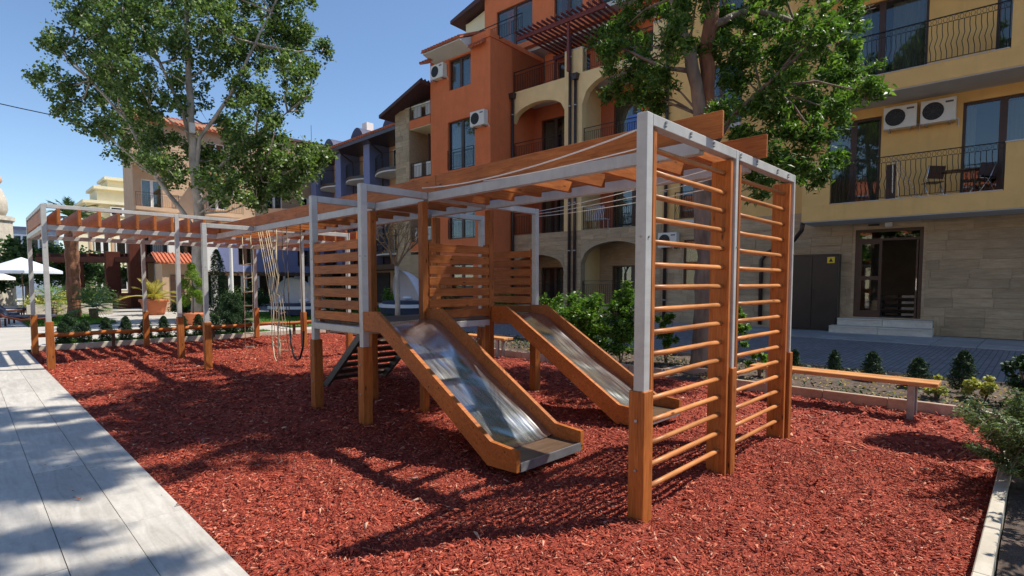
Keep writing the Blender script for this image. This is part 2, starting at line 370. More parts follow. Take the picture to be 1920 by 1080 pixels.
def chips(n,x0,x1,y0,y1,smin,smax,cond,zoff=0,name='bark_chips'):
    P=np.stack([RNG.uniform(x0,x1,n),RNG.uniform(y0,y1,n)],1);P=P[cond(P[:,0],P[:,1])];n=len(P)
    z=md(P[:,0],P[:,1])-.02+RNG.uniform(.0,.022,n)+zoff
    a=RNG.uniform(0,2*math.pi,n);ti=RNG.normal(0,.34,n);L=RNG.uniform(smin,smax,n);L*=1+1.1*(RNG.random(n)<.09)
    W=L*RNG.uniform(.16,.42,n);T=L*RNG.uniform(.06,.14,n)
    d=np.stack([np.cos(a)*np.cos(ti),np.sin(a)*np.cos(ti),np.sin(ti)],1)
    s=np.stack([-np.sin(a),np.cos(a),RNG.normal(0,.35,n)],1);s/=np.linalg.norm(s,axis=1)[:,None];u=np.cross(d,s)
    c=np.stack([P[:,0],P[:,1],z],1);L=L[:,None]/2;W=W[:,None]/2;T=T[:,None]/2
    V=[];k=RNG.uniform(.45,.95,(n,1))
    # wedge: 6 vertices
    q=[c-d*L-s*W*k,c-d*L+s*W*.8,c+d*L*k,c-d*L*.8-s*W*.6+u*T*2,c-d*L*.7+s*W*.6+u*T*2,c+d*L*.7+u*T]
    V=np.stack(q,1).reshape(-1,3)
    base=np.arange(n)[:,None]*6
    F3=np.array([[3,4,5],[0,2,1]]);F4=np.array([[0,1,4,3],[1,2,5,4],[2,0,3,5]])
    tri=(base[:,:,None]+F3[None]).reshape(-1,3);quad=(base[:,:,None]+F4[None]).reshape(-1,4)
    me=bpy.data.meshes.new(name);me.vertices.add(len(V));me.vertices.foreach_set('co',V.astype(np.float32).ravel())
    li=np.concatenate([tri.ravel(),quad.ravel()]).astype(np.int32);me.loops.add(len(li));me.loops.foreach_set('vertex_index',li)
    ls=np.concatenate([np.arange(len(tri))*3,len(tri)*3+np.arange(len(quad))*4]).astype(np.int32)
    me.polygons.add(len(ls));me.polygons.foreach_set('loop_start',ls);me.update(calc_edges=True);me.materials.append(CHIP)
    return me
inb=lambda X,Y:(X>1.06)&(X<8.28)&(Y>.22)&(Y<16.9)
near=lambda X,Y:inb(X,Y)&(np.hypot(X,Y)<6.2)
far=lambda X,Y:inb(X,Y)&(np.hypot(X,Y)>=6.0)
tagp(mk('bark_chips',chips(120000,1.06,6.3,.2,6.2,.016,.046,near)),'loose red bark chips spread thickly over the near play area',None,None,'stuff')
tagp(mk('bark_chips',chips(110000,1.06,8.3,.2,16.9,.03,.07,far)),'loose red bark chips spread over the far play area',None,None,'stuff')
st_=chips(60,.25,1.06,0,8,.015,.04,lambda X,Y:X<1.05);tagp(mk('bark_chips',st_,None,Matrix.Translation((0,0,.02))),'few stray red bark chips fallen on the path edge',None,None,'stuff')
# stone path: base plus individual slabs
path=sheet('stone_path',-7,1.045,-3,17.6,-.02,KERBW,label='paved stone path of long pale travertine planks')
for i in range(15):
    x1=1.045-.345*i;x0=x1-.3405;y=-3-random.random()*1.4
    while y<17.6:
        L=1.55 if i<6 else 2.3
        y1=min(y+L,17.6);ya=max(y,-3)
        if y1-ya>.1:
            o=box('slab',(x0,ya+.002,-.05),(x1,y1-.002,random.uniform(-.0012,.0012)),PAVER,path)
        y+=L
plaza=sheet('plaza',-14,13,17.62,30,-.012,PAVER,label='pale stone plaza beyond the play area')
sheet('far_plaza',-40,40,30.01,120,-.016,PAVER,label='pale paved ground between the distant buildings')
sheet('left_terrace',-40,-7.01,-3,17.6,-.012,PAVER,label='pale stone terrace left of the path')
# lawns
def lawn(name,x0,x1,y0,y1,n,label):
    o=sheet(name,x0,x1,y0,y1,.03,GRASS,label=label)
    C=np.stack([RNG.uniform(x0,x1,n),RNG.uniform(y0,y1,n),np.full(n,.05)],1)
    A=RNG.normal(0,.3,(n,3));A[:,2]=1;A/=np.linalg.norm(A,axis=1)[:,None];B=np.cross(A,RNG.normal(size=(n,3)));B/=np.linalg.norm(B,axis=1)[:,None]
    h=RNG.uniform(.03,.07,(n,1));V=np.stack([C-B*.012,C+B*.012,C+A*h*1.4+B*.003,C+A*h*1.4-B*.003],1).reshape(-1,3)
    tagp(mk('grass_blades',quads_mesh('grass_blades',V,n,LGR)),'short green grass of the '+label.split(' ',1)[1] if 0 else 'mown grass growing on the '+label,None,None,'stuff')
lawn('lawn',1.7,4.4,26.6,34,5000,'small lawn left of the red timber arbour')
lawn('lawn',8.4,19.5,19.5,30,16000,'lawn around the white clam daybeds')
lawn('lawn',1.5,6.9,17.25,18.1,5000,'narrow grass strip behind the far kerb')
def kerb(name,pts,h,wd,L,m,label,parent=None):
    r=thing(name,label,'kerb',(pts[0][0],pts[0][1],0))
    for (a,b) in zip(pts,pts[1:]):
        a=Vector(a).to_3d();b=Vector(b).to_3d();d=(b-a);n=max(1,round(d.length/L));dn=d/n;e=d.normalized()*.004
        for k in range(n):
            p=a+dn*k+e;q=a+dn*(k+1)-e;z=random.uniform(-.003,.003)
            beam('kerb_stone',(p.x,p.y,h/2-.06+z),(q.x,q.y,h/2-.06+z),wd,h+.12,m,r,.006)
    return r
kerb('bed_kerb',[(8.33,.62),(8.3,3.62),(8.98,3.62),(8.98,4.62),(8.42,4.62),(8.42,8.6),(8.6,16.9)],.13,.07,.7,KERB,'reddish stone kerb edging the mulch along the road side bed')
kerb('bed_kerb',[(8.3,.5),(8.12,.3),(7.8,.2),(7.4,.17)],.13,.08,.3,KERBW,'pale curved kerb corner beside the juniper')
kerb('bed_kerb',[(7.35,.16),(2.9,.17)],.10,.075,.8,KERBW,'pale straight kerb running past the juniper to the near corner')
kerb('bed_kerb',[(1.1,17.03),(8.55,17.03)],.12,.09,.8,KERBW,'pale kerb along the far end of the mulch under the log rail')
kerb('bed_kerb',[(1.55,18.2),(7,18.2)],.06,.08,.9,KERBW,'low pale kerb behind the row of little conifers')
sheet('planting_bed',8.45,11.4,-6,17,.0,SOIL,24,60,lambda X,Y:.025*np.sin(X*5+Y*3)+.02*np.sin(X*11-Y*7),label='dark soil planting bed between kerb and road')
sheet('planting_bed',2.9,8.44,-5,.12,.01,SOIL,30,24,lambda X,Y:.02*np.sin(X*6+Y*3),label='dark soil planting bed at the near right')
sheet('road',11.42,17.55,-60,60,-.01,ROAD,label='shaded grey road of small pavers in front of the yellow building')
kerb('road_edge_kerb',[(11.41,-4),(11.41,16.8)],.05,.06,1.0,KERB,'thin stone edging between planting bed and road')
A37=math.radians(93.7)
side=sheet('sidewalk',17.56,21.6,-30,60,-.008,DSTEEL,label='sidewalk of large grey slabs along the yellow building')
for i in range(3):
    for j in range(34):
        x0=17.58+i*1.0;y0=-9+j*.92
        box('paving_slab',(x0,y0,-.03),(x0+.985,y0+.905,.016+random.uniform(-.002,.002)),SLABG,side)

# ---------------------------------------------------------------- climbing wall
XA,Y0,Y1,Y2,Y5,XM,XF,T,SH=3.125,1.853,5.40,6.593,11.0,4.54,6.0,2.706,.886
Y1c=Y1
def post(parent,x,y,ztop,zs=SH,w=.078,ws=.118):
    """x,y = near outer corner (min x, min y)"""
    box('steel_post',(x,y,zs-.02),(x+w,y+w,ztop),STEEL,parent,.004)
    box('timber_shoe',(x-.012,y-.012,-.15),(x-.012+ws,y-.012+ws,zs),WOOD,parent,.006)
    for zz in (zs+.12,ztop-.35):
        pass
    mb=MB()
    mb.tube([(x-.004,y+.039,zs-.12),(x+.0,y+.039,zs-.12)],.012,8);mb.tube([(x-.02,y+.045,zs-.2),(x-.012,y+.045,zs-.2)],.011,8);mb.tube([(x-.02,y+.045,.35),(x-.012,y+.045,.35)],.011,8)
    mb.tube([(x+.039,y-.006,ztop-.8),(x+.039,y+.001,ztop-.8)],.008,8);mb.tube([(x-.006,y+.039,ztop-.8),(x+.001,y+.039,ztop-.8)],.008,8)
    mb.build('bolt_heads',GALV,parent)
cw=thing('climbing_wall','tall ladder wall of round timber rungs in a grey steel frame nearest the camera','climbing frame',(4.5,1.9,0))
post(cw,XA,Y0,T);post(cw,XM,Y0,T,SH,.052,.09);post(cw,XF,Y0,T,SH,.04,.085)
zt=T-.078
for a,b in ((XA+.078,XM),(XM+.052,XF)): box('top_rail',(a+.001,Y0,zt),(b-.001,Y0+.078,T-.001),STEEL,cw,.004)
ys0=Y0+.012
ST=[(3.232,3.277),(4.468,4.513),(4.642,4.687),(5.905,5.95)]
for i_,(a,b) in enumerate(ST): box('stile',(a,ys0,-.08),(b,ys0+(.075 if i_==0 else .165),zt-.012),WOOD,cw,.004)
def rung(p0,p1,r,parent):
    k=('rung',round((Vector(p1)-Vector(p0)).length,3),r)
    if k not in _mc:
        L=k[1];mb=MB().tube([(-L/2,0,0),(-L/4,0,.002),(0,0,.0),(L/4,0,-.002),(L/2,0,0)],r,10);me=bpy.data.meshes.new('rung');me.from_pydata(mb.v,[],mb.f);me.materials.append(WOODR);me.shade_smooth();_mc[k]=me
    return mk('rung',_mc[k],parent,dirM(p0,p1)@Matrix.Rotation(random.uniform(0,6.28),4,'X'))
for i in range(16):
    z=.175+i*.1555
    for (a,b) in ((3.255,4.49),(4.665,5.925)):
        j=random.uniform(-.004,.004);rung((a,ys0+.06,z+j),(b,ys0+.06,z-j),.0195,cw)
mb=MB()
for x in (3.36,3.72,4.1,4.62,4.98,5.5,5.8):
    mb.tube([(x,Y0-.012,T-.03),(x,Y0+.001,T-.03)],.011,8);mb.tube([(x,Y0-.012,T-.055),(x,Y0+.001,T-.055)],.006,6)
mb.build('bolt_heads',GALV,cw)

# ---------------------------------------------------------------- overhead run
ov=thing('overhead_beam_walk','long overhead run of timber planks and joists between ladder wall and far pergola','pergola',(4.6,7,0))
XB=(4.035,4.995)
for x in XB:
    for a,b in ((Y0+.08,Y1-.001),(Y1+.079,Y2-.001),(Y2+.079,Y5-.001),(Y5+.079,13.15)):
        box('steel_beam',(x,a,T-.105),(x+.078,b,T-.002),STEEL,ov,.004)
for x in (4.085,5.0):
    for a,b in ((1.78,5.3),(5.306,9.2),(9.206,13.1)):
        box('plank',(x,a,T+.004),(x+.03,b,T+.205),WOOD,ov,.004)
y=2.05
while y<13:
    box('joist',(4.118,y,T-.075),(4.90,y+.05,T+.085),WOOD,ov,.003); y+=.452
for x in (XA,XF): post(ov,x,Y5,T)
for a,b in ((XA+.079,4.034),(4.114,4.994),(5.074,XF-.001)): box('cross_rail',(a,Y5,T-.08),(b,Y5+.078,T),STEEL,ov,.004)
# ---------------------------------------------------------------- play tower
tw=thing('play_tower','play tower platform with slatted timber panels, two steel slides and a ladder ramp','play tower',(4.6,6,0))
for x in (XA,XF):
    for y in (Y1,Y2): post(tw,x,y,T)
for x in (3.955,5.07):
    for y in (Y1+.01,Y2): box('timber_post',(x,y,-.1),(x+.09,y+.09,T-.11),WOOD,tw,.005)
for y in (Y1,Y2):
    for a,b in ((XA+.079,4.034),(4.114,4.994),(5.074,XF-.001)): box('top_rail',(a,y,T-.08),(b,y+.078,T),STEEL,tw,.004)
    for a,b in ((XA+.079,3.954),(4.046,5.069),(5.161,XF-.001)): box('floor_rail',(a,y,1.03),(b,y+.078,1.108),STEEL,tw,.004)
for x in (XA,XF): box('floor_rail',(x,Y1+.079,1.03),(x+.078,Y2-.001,1.108),STEEL,tw,.004)
for k in range(9):
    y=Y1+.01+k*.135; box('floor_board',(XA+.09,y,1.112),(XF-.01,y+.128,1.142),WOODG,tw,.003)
def spanel(axis,c,a,b,z0,z1,n,nm='slat_panel'):
    """slatted panel in the plane axis=c from a to b"""
    p=None
    for q in (a,b-.055):
        A_,B_=((c,q,z0),(c+.045,q+.055,z1)) if axis==0 else ((q,c,z0),(q+.055,c+.045,z1))
        if p is None: p=box(nm,A_,B_,WOOD,tw,.003)
        else: box('panel_stile',A_,B_,WOOD,p,.003)
    st=(z1-z0)/n
    for i in range(n):
        za=z0+i*st+.012;zb=za+st*.74
        if axis==0: box('slat',(c-.026,a+.004,za),(c-.002,b-.004,zb),WOOD,p,.003)
        else: box('slat',(a+.004,c-.026,za),(b-.004,c-.002,zb),WOOD,p,.003)
    return p
spanel(0,XA+.03,Y1+.085,Y2-.006,1.15,2.12,7)
spanel(0,XF+.03,Y1+.085,Y2-.006,1.15,2.12,7)
spanel(1,Y1+.03,4.05,5.065,1.15,2.12,7)
# slides
def slide(x0,x1):
    P=[(5.40,1.285),(5.12,1.295),(3.335,.245),(3.02,.225)];Q=[(3.02,.045),(3.37,.03),(5.06,1.075),(5.40,1.075)]
    s=box('slide',(x0+.05,3.03,.035),(x1-.05,3.07,.075),GALV,tw)
    for a in (x0,x1-.045):
        MB().prism(P+Q,0,a,a+.045).build('side_board',WOOD,s)
        mbp=MB()
    c=[(5.42,1.155),(5.2,1.145),(5.1,1.11)]
    n=26
    for i in range(1,n): 
        t=i/n;c.append((5.1+(3.42-5.1)*t,1.11+(.135-1.11)*t+.01*math.sin(t*9)))
    c+=[(3.42,.135),(3.36,.115)]
    v=[];f=[];mx=8
    for (yy,zz) in c:
        for k in range(mx+1):
            tt=k/mx;v.append((x0+.047+(x1-x0-.094)*tt,yy,zz+.02*(2*tt-1)**4))
    for i in range(len(c)-1):
        for k in range(mx):
            a=i*(mx+1)+k;f.append((a,a+1,a+mx+2,a+mx+1))
    nb=len(v);v2=[(p[0],p[1]-.004,p[2]-.012) for p in v];v+=v2;f+=[tuple(i+nb for i in q[::-1]) for q in f]
    m_=MB();m_.v=v;m_.f=f;m_.build('chute',CHUTE,s,True)
    box('exit_board',(x0+.047,3.03,.08),(x1-.047,3.40,.112),WOODG,s,.003)
    box('exit_lip',(x0+.047,3.012,.045),(x1-.047,3.028,.118),GALV,s)
slide(3.13,4.035);slide(5.1,5.95)
# ramp at the back
rp=beam('ladder_ramp',(3.985,6.66,1.08),(3.985,8.05,-.02),.05,.11,DSTEEL,tw,.003)
beam('stringer',(5.0,6.66,1.08),(5.0,8.05,-.02),.05,.11,DSTEEL,rp,.003)
for k in range(9):
    t=(k+.5)/9.3;y=6.66+1.39*t;z=1.1-1.1*t
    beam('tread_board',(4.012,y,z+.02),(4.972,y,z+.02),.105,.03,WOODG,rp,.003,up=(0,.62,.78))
# ---------------------------------------------------------------- far pergola
pg=thing('far_pergola','wide flat pergola of closely spaced timber joists on grey steel posts at the left','pergola',(3.5,14.8,0))
PX=(1.085,3.235,5.96);PY=(13.2,16.3);PT=3.07
for x in PX:
    for y in PY: post(pg,x,y,PT)
for y in PY:
    for a,b in ((PX[0]+.079,PX[1]-.001),(PX[1]+.079,PX[2]-.001)):
        box('lower_beam',(a,y,2.60),(b,y+.078,2.69),STEEL,pg,.004);box('top_rail',(a,y,PT-.07),(b,y+.078,PT),STEEL,pg,.004)
    box('lower_beam',(PX[2]+.079,y,2.60),(7.4,y+.078,2.69),STEEL,pg,.004)
for x in (PX[0],PX[2]):
    box('side_beam',(x,PY[0]+.079,2.60),(x+.078,PY[1]-.001,2.69),STEEL,pg,.004)
    box('top_rail',(x,PY[0]+.079,PT-.07),(x+.078,PY[1]-.001,PT),STEEL,pg,.004)
box('fascia_board',(PX[0]+.015,PY[0]+.08,2.74),(PX[0]+.055,PY[1]-.004,2.975),WOOD,pg,.004)
x=1.30
while x<7.4:
    if not(PX[1]-.06<x<PX[1]+.09): box('joist',(x,13.06,2.695),(x+.048,16.5,2.985),WOOD,pg,.003)
    x+=.305
# log rail
lr=thing('log_rail','low horizontal round log rail along the far end of the mulch','rail',(4,16.55,0))
for a,b in ((1.2,3.2),(3.3,5.95),(6.05,8.4)):
    p=[(a+(b-a)*i/6,16.55+.01*math.sin(i*2+a),.39+.012*math.sin(i*1.7+a)) for i in range(7)]
    MB().tube(p,.052,10).build('log',WOOD,lr,True)
for x in (2.6,4.9,7.2,8.3): box('stake',(x,16.6,-.1),(x+.07,16.67,.36),WOODG,lr,.004)

# ---------------------------------------------------------------- ropes
def tub(name,pts,r,m,parent=None,n=5): return MB().tube(pts,r,n).build(name,m,parent,True)
def sag(a,b,s,n=12):
    a=Vector(a);b=Vector(b);return [a.lerp(b,i/n)-Vector((0,0,s*4*(i/n)*(1-i/n))) for i in range(n+1)]
tagp(tub('hanging_cable',sag((3.17,1.9,2.62),(3.97,5.42,T+.05),.08),.007,WIRE),'white slack cable running from the near ladder wall corner to the tower','cable')
tagp(tub('hanging_cable',sag((3.2,1.93,2.50),(4.04,4.4,T+.01),.02),.005,WIRE),'thin pale cable lying along the near steel beam','cable')
for i,(a,b,z) in enumerate(((6.0,4.56,2.60),(5.98,4.56,2.53),(5.96,4.57,2.47))):
    tagp(tub('stretched_wire',sag((a,5.38,2.66-.04*i),(b,1.94,z-.02*i),.03),.004,WIRE),['topmost of the three thin wires stretched from tower to ladder wall','middle of the three thin wires stretched from tower to ladder wall','lowest of the three thin wires stretched from tower to ladder wall'][i],'wire',group='wires stretched between tower and ladder wall')
ty=lambda u:u
# rope ladder / net / swing hang between y 7.4 and 10.6
rl=thing('rope_ladder','pale rope ladder hanging under the overhead beams nearest the far pergola','rope ladder',(4.08,11.5,2.6))
for yy in (11.3,11.75): tub('side_rope',[(4.08,yy,2.6),(4.1,yy+.02,1.4),(4.08,yy,.28)],.008,ROPE,rl)
for k in range(7): tub('ladder_rung',[(4.08,11.28,.32+k*.28),(4.08,11.77,.3+k*.28)],.012,ROPE,rl)
nt_=thing('rope_net','loose rope net with pale bottom cords hanging beside the rope ladder','rope net',(4.3,10.9,2.6))
for k in range(6): tub('net_rope',[(4.12,10.5+k*.1,2.6),(4.3+.03*k,10.35+k*.19,1.2),(4.35+.04*k,10.25+k*.26,.3)],.006,ROPE,nt_)
for z in (.32,.5,.75,1.05,1.4): tub('net_rope',[(4.35,10.25+z*.12,z),(4.45,10.85,z-.05),(4.55,11.5-z*.14,z)],.007,ROPE,nt_)
tr=thing('trapeze_swing','swing with a dark U shaped belt seat on two ropes','swing',(4.1,9.3,2.6))
for yy in (9.05,9.6): tub('swing_rope',[(4.08,yy,2.6),(4.09,yy,1.4),(4.1,yy,.75)],.008,ROPED,tr)
tub('belt_seat',[(4.1,9.05,.78),(4.1,9.09,.5),(4.1,9.21,.3),(4.1,9.33,.25),(4.1,9.45,.3),(4.1,9.56,.5),(4.1,9.6,.78)],.018,BLACK,tr,6)
ts=thing('ring_handles','pair of dark hanging ring handles on thin ropes','gymnastic rings',(4.95,8.9,2.6))
for yy in (8.75,9.15):
    tub('thin_rope',[(5.03,yy,2.6),(5.0,yy,1.6),(4.98,yy,.95)],.007,ROPED,ts)
    tub('ring',[(4.98,yy+.11*math.sin(a),.83+.12*math.cos(a)) for a in np.linspace(0,6.283,13)],.014,BLACK,ts,5)
tw2=thing('climbing_rope','thick knotted climbing rope hanging almost to the mulch','rope',(4.1,10.1,2.6))
pts=[(4.1+.015*math.sin(i*1.3),10.1+.03*math.sin(i*.9),2.6-i*.14) for i in range(18)]
tub('rope_strand',pts,[.012+(.01 if i%4==3 else 0) for i in range(18)],ROPE,tw2,7)
tub('rope_strand',[(p[0]+.03,p[1]+.2+.012*i,p[2]) for i,p in enumerate(pts[:17])],.008,ROPE,tw2,6)
tub('rope_strand',[(p[0]+.03,p[1]-.18-.01*i,p[2]) for i,p in enumerate(pts[:16])],.006,ROPED,tw2,6)
tub('rope_loop',[(4.13,10.1,.5),(4.15,10.2,.2),(4.13,10.3,.12),(4.12,10.38,.22),(4.13,10.45,.5)],.012,ROPE,tw2,6)

# ---------------------------------------------------------------- benches
def bench(label,x0,x1,y0,y1,z):
    b=thing('bench',label,'bench',((x0+x1)/2,(y0+y1)/2,0),'timber benches along the kerb')
    wv=(x1-x0)/2
    for k in range(2): box('seat_board',(x0+k*wv+.003,y0,z-.05),(x0+(k+1)*wv-.003,y1,z),WOODB,b,.006)
    for y in (y0+.22,y1-.28): 
        box('leg',(x0+.04,y,-.1),(x0+.09,y+.07,z-.052),GALV,b,.003); box('leg',(x1-.09,y,-.1),(x1-.04,y+.07,z-.052),GALV,b,.003)
bench('long pale timber bench along the kerb right of the ladder wall',7.84,8.18,.82,2.95,.44)
bench('short timber bench seen under the right hand slide',8.0,8.3,8.1,9.5,.44)

# ---------------------------------------------------------------- trees and plants
def limbs(mb,paths,n=8,wob=.06):
    for pts,r0,r1 in paths:
        pts=[Vector(p) for p in pts];q=[]
        for i in range(len(pts)-1):
            for k in range(4): q.append(pts[i].lerp(pts[i+1],k/4)+Vector([random.uniform(-1,1)*r0*.15 for _ in range(3)]))
        q.append(pts[-1]);m=len(q);mb.tube(q,[r0+(r1-r0)*i/(m-1) for i in range(m)],n,True,wob)
# poplar
POP=[(9.8,24.5,6.9,.9),(10.6,24,6.5,.8),(11.2,23.4,6.9,.7),(10.9,23.2,7.5,.7),(9.5,25,6.2,.8),(9.9,23.6,5.9,.7),(10.2,24.6,7.9,.7),(8.4,24.6,6.2,.8),(9.3,23.4,7.3,.8),(11.5,23,7.3,.5),(8.9,25.6,8.0,.8),(3.1,28.3,11,0.87),(3,30.7,10.3,0.82),(4.1,28.2,12,1.35),(4.6,29.4,11.1,1.42),(3.6,30.6,9.5,1.07),(4.7,25.4,11.5,1.46),(5,24.7,10.1,1.44),(5.2,30.6,9.9,1.49),(4.1,27.5,7.9,0.87),(5.6,25.8,8.7,1.30),(7,29.9,14.3,1.80),(6.9,26.2,11.5,1.38),(5.6,30.2,8.5,1.12),(6.2,27,7.5,1.26),(7.3,27,9.8,1.19),(7.1,23.5,11.8,1.49),(8.4,25.8,11.4,1.43),(9.6,26.4,13.5,1.62),(8.7,24.7,9.8,1.28),(10,25.1,12.1,1.46),(10.3,24.2,13,1.20),(9.1,20.9,9.6,1.04),(11,24.1,12.3,1.10),(11.4,22.5,11.7,0.52),(8.8,22.9,8.8,0.99),(8.7,21.1,7.7,0.62),(9,27,9,1.00),(10.8,22.2,10.6,0.64),(10.9,24,9.9,0.85),(7.9,28.2,7.5,1.13),(7,27.9,6.4,0.97),(8.8,27.5,7.4,1.14),(8.7,23.8,7,1.02),(10.3,25.1,7.2,1.11),(10.3,22.5,6.6,0.87),(12,24.4,7.6,0.56),(10.1,25.9,6.1,1.00),(7.6,22.6,5.2,0.84),(7.1,23.4,5.6,0.85),(5.8,25.4,6.3,0.87),(5.8,31,7.7,0.89),(4.9,27.9,10.1,1.37),(6.4,27.8,14.7,1.90),(7.3,24.5,14,1.99),(9,24.2,14.4,1.85),(4.8,27.7,13.2,1.13),(3.8,28.4,12.7,0.67),(10.3,23.5,14.1,1.18),(9.2,24.7,5.2,0.71),(10.9,25.3,6.1,0.88)]
pt=thing('poplar_tree','large poplar with pale trunk rising behind the far pergola at the left','tree',(7.2,26.2,0))
mb=MB()
P_=[([(7.1,26.1,-.1),(7.3,26,4.6),(7.2,26.1,6.9),(7.1,26.1,10.2),(7.1,26.1,14.5)],.25,.08),
 ([(7.25,26,3.6),(6.8,26.5,4.7),(6,27.3,6.2),(5.3,28,8.4),(4.2,29.1,10.2),(3.4,29.9,11.4)],.11,.03),
 ([(7.2,26.1,7.2),(6.9,26.3,8.8),(6.3,27,10.9),(5.6,27.7,13)],.10,.04),([(7.2,26.1,6),(7.4,25.9,7.8),(8.3,24.9,9.5),(9.1,24.1,11.7),(9.6,23.6,13)],.10,.035),
 ([(7.3,26,4.9),(7.9,25.6,5.6),(8.6,25.1,6.3),(9.3,24.6,6.5)],.08,.03),([(7.3,26,5.5),(8.1,25.1,6.8),(9.1,24.2,7.8),(10.2,23.6,9)],.08,.025)]
limbs(mb,P_,9)
trunkpts=[Vector(q) for pth in P_ for q in pth[0][1:]]
tw_=[]
for (x,y,z,r) in POP:
    c=Vector((x,y,z));n0=min(trunkpts,key=lambda q:(q-c).length+(1.2 if q.z>c.z else 0))
    mid=n0.lerp(c,.5)+Vector((random.uniform(-.3,.3),random.uniform(-.3,.3),-.2))
    tw_.append(([n0,mid,c],.05,.02))
    for _ in range(4):
        e=c+Vector([random.uniform(-1,1)*r*.9 for _ in range(3)]);tw_.append(([c,c.lerp(e,.5)+Vector((0,0,.1)),e],.02,.006))
limbs(mb,tw_,5)
mb.build('trunk',BARKW,pt,True)
C=[]
for (x,y,z,r) in POP:
    k=int(17*r*r)+6
    sub=ball((x,y,z),r,k,.25,(1,1,.85))
    for s_ in sub: C.append(ball(s_,.36,46,.1))
C=np.concatenate(C);mk('crown',leaves(C,.12,.115,LPOP,up=.1,droop=.35),pt)
bx_=box('nest_box',(6.95,25.6,7.9),(7.15,25.75,8.3),WHITE)
tagp(bx_,'small white box hung in the poplar crown','nest box')
# ash
SHADE_CL=[(7.3,1.6,12.0,1.3),(8.3,.9,12.5,1.1),(6.2,2.2,12.3,1.2),(5.6,.9,12.0,1.0),(7.0,3.0,12.6,1.2),(8.3,2.5,12.8,1.1),(4.9,2.6,12.2,1.0),(6.0,3.7,12.4,1.1),(4.6,1.0,11.9,.9),(9.1,2.2,11.8,.9),(3.7,2.1,12.0,.9),(7.9,3.9,12.6,1.0),(3.4,3.4,12.2,.8),(5.0,4.4,12.4,.9),(9.6,1.2,12,1.1),(10.2,2.0,12.2,1.0),(5.6,-.2,12,.75),(6.5,-1.0,12.2,.75),(7.1,-.3,12,.7),(4.9,-1.3,12,.7),(4.2,0,12.2,.7),(5.7,-2.0,12,.6),(4.6,-2.6,12,.5),(5.6,-3.0,12.2,.5),(6.6,-2.2,12,.55),(7.4,-1.6,12.1,.5),(3.6,-1.8,12,.5),(10.8,.9,12,.8),(11.5,1.6,12,.85),(12.2,1.1,12.1,.75),(12.5,2.4,12,.8),(10.9,2.6,12.3,.9),(11.8,3.3,12,.8),(6.9,3.4,12.0,0.60),(7.9,2.6,12.1,0.60),(6.2,2.2,12.2,0.65),(5.2,1.4,12.0,0.60),(7.2,1.3,12.1,0.60),(7.7,-0.2,12.2,0.50),(6.4,-0.7,12.0,0.55),(7.1,-1.4,12.1,0.40),(8.0,-1.1,12.2,0.35),(5.6,-1.4,12.0,0.50),(6.6,-2.1,12.1,0.40),(9.2,2.9,12.2,0.80),(10.1,1.6,12.0,0.80),(10.7,2.6,12.1,0.80),(8.9,1.6,12.2,0.70),(8.6,3.8,12.0,0.60),(9.8,4.0,12.1,0.70),(11.4,3.2,12.2,0.80),(11.0,0.8,12.0,0.60),(12.1,1.7,12.1,0.70),(12.7,2.7,12.2,0.70),(9.6,0.6,12.0,0.45)]  # unseen leaf clumps added overhead, placed so their shadows fall on path and mulch
ASH=[(8.8,6,6,0.46),(9.6,6.1,5.9,0.61),(9.7,5.8,5.3,0.43),(9.6,6.4,6.7,0.51),(9.4,5.3,5.4,0.51),(8.1,4.5,5.6,0.53),(9.8,5.6,5.1,0.33),(9.6,6.4,5.5,0.28),(10.9,4.7,6.9,0.77),(10.2,4,5.9,0.70),(10.5,4.3,5.4,0.62),(8.8,3.9,4.5,0.27),(11.4,4,6.7,0.86),(10.8,3.5,5.6,0.80),(9.6,3.4,4.7,0.55),(9.5,2.6,5.5,0.59),(12.3,3.2,5.8,0.76),(13,3,5.8,0.51),(10.1,2.1,4.6,0.26),(11.8,3.4,5.1,0.64),(10.9,2.7,4.6,0.38),(10.2,3.2,4.2,0.42),(11.3,3.8,4.8,0.42),(10.2,2.8,4,0.32),(11.7,2.7,5.8,0.35),(8.1,3.9,6.3,0.67),(10.9,3.9,7.5,0.94),(10.4,2.8,6.6,0.74),(9.7,5.9,7.4,0.76),(10.5,5.5,7.4,0.56),(10.6,3.9,4.2,0.25),(9.8,3.3,3.7,0.26),(10,3,3.6,0.27),(10.6,2.9,3.5,0.27),(9.6,3.6,3.3,0.28),(10.3,4,4,0.20),(11,3.5,3.6,0.25),(9.6,3.9,4.2,0.17),(11,2.8,3.8,0.19),(9.9,4.6,5.9,0.31),(11.6,2.7,6.5,0.50)]
HI=[(9.5,4.6,8.6,1.3),(8.4,4.0,8.8,1.1),(10.8,4.9,9,1.2),(9.6,5.8,9.6,1.2),(9,3.4,10,1.2),(10.2,4,10.8,1.4),(8.2,5,10,1.0),(9.5,5,11.8,1.2),(7.4,4.1,9.2,.8),(8.6,5.9,8.4,.9)]
at=thing('ash_tree','ash tree with forked grey trunk and drooping leaves behind the ladder wall','tree',(9.8,4.6,0))
mb=MB();P_=[([(9.8,4.6,-.1),(9.8,4.5,1.2),(9.8,4.5,2.1),(9.8,4.58,3.7)],.24,.20),([(9.8,4.6,3.5),(9.75,4.65,4.7),(9.5,4.8,5.8),(9.3,5,6.8),(9.2,5.2,9.5)],.14,.08),
 ([(9.8,4.5,7),(9.9,4.5,9),(9.8,4.6,11)],.1,.04)]
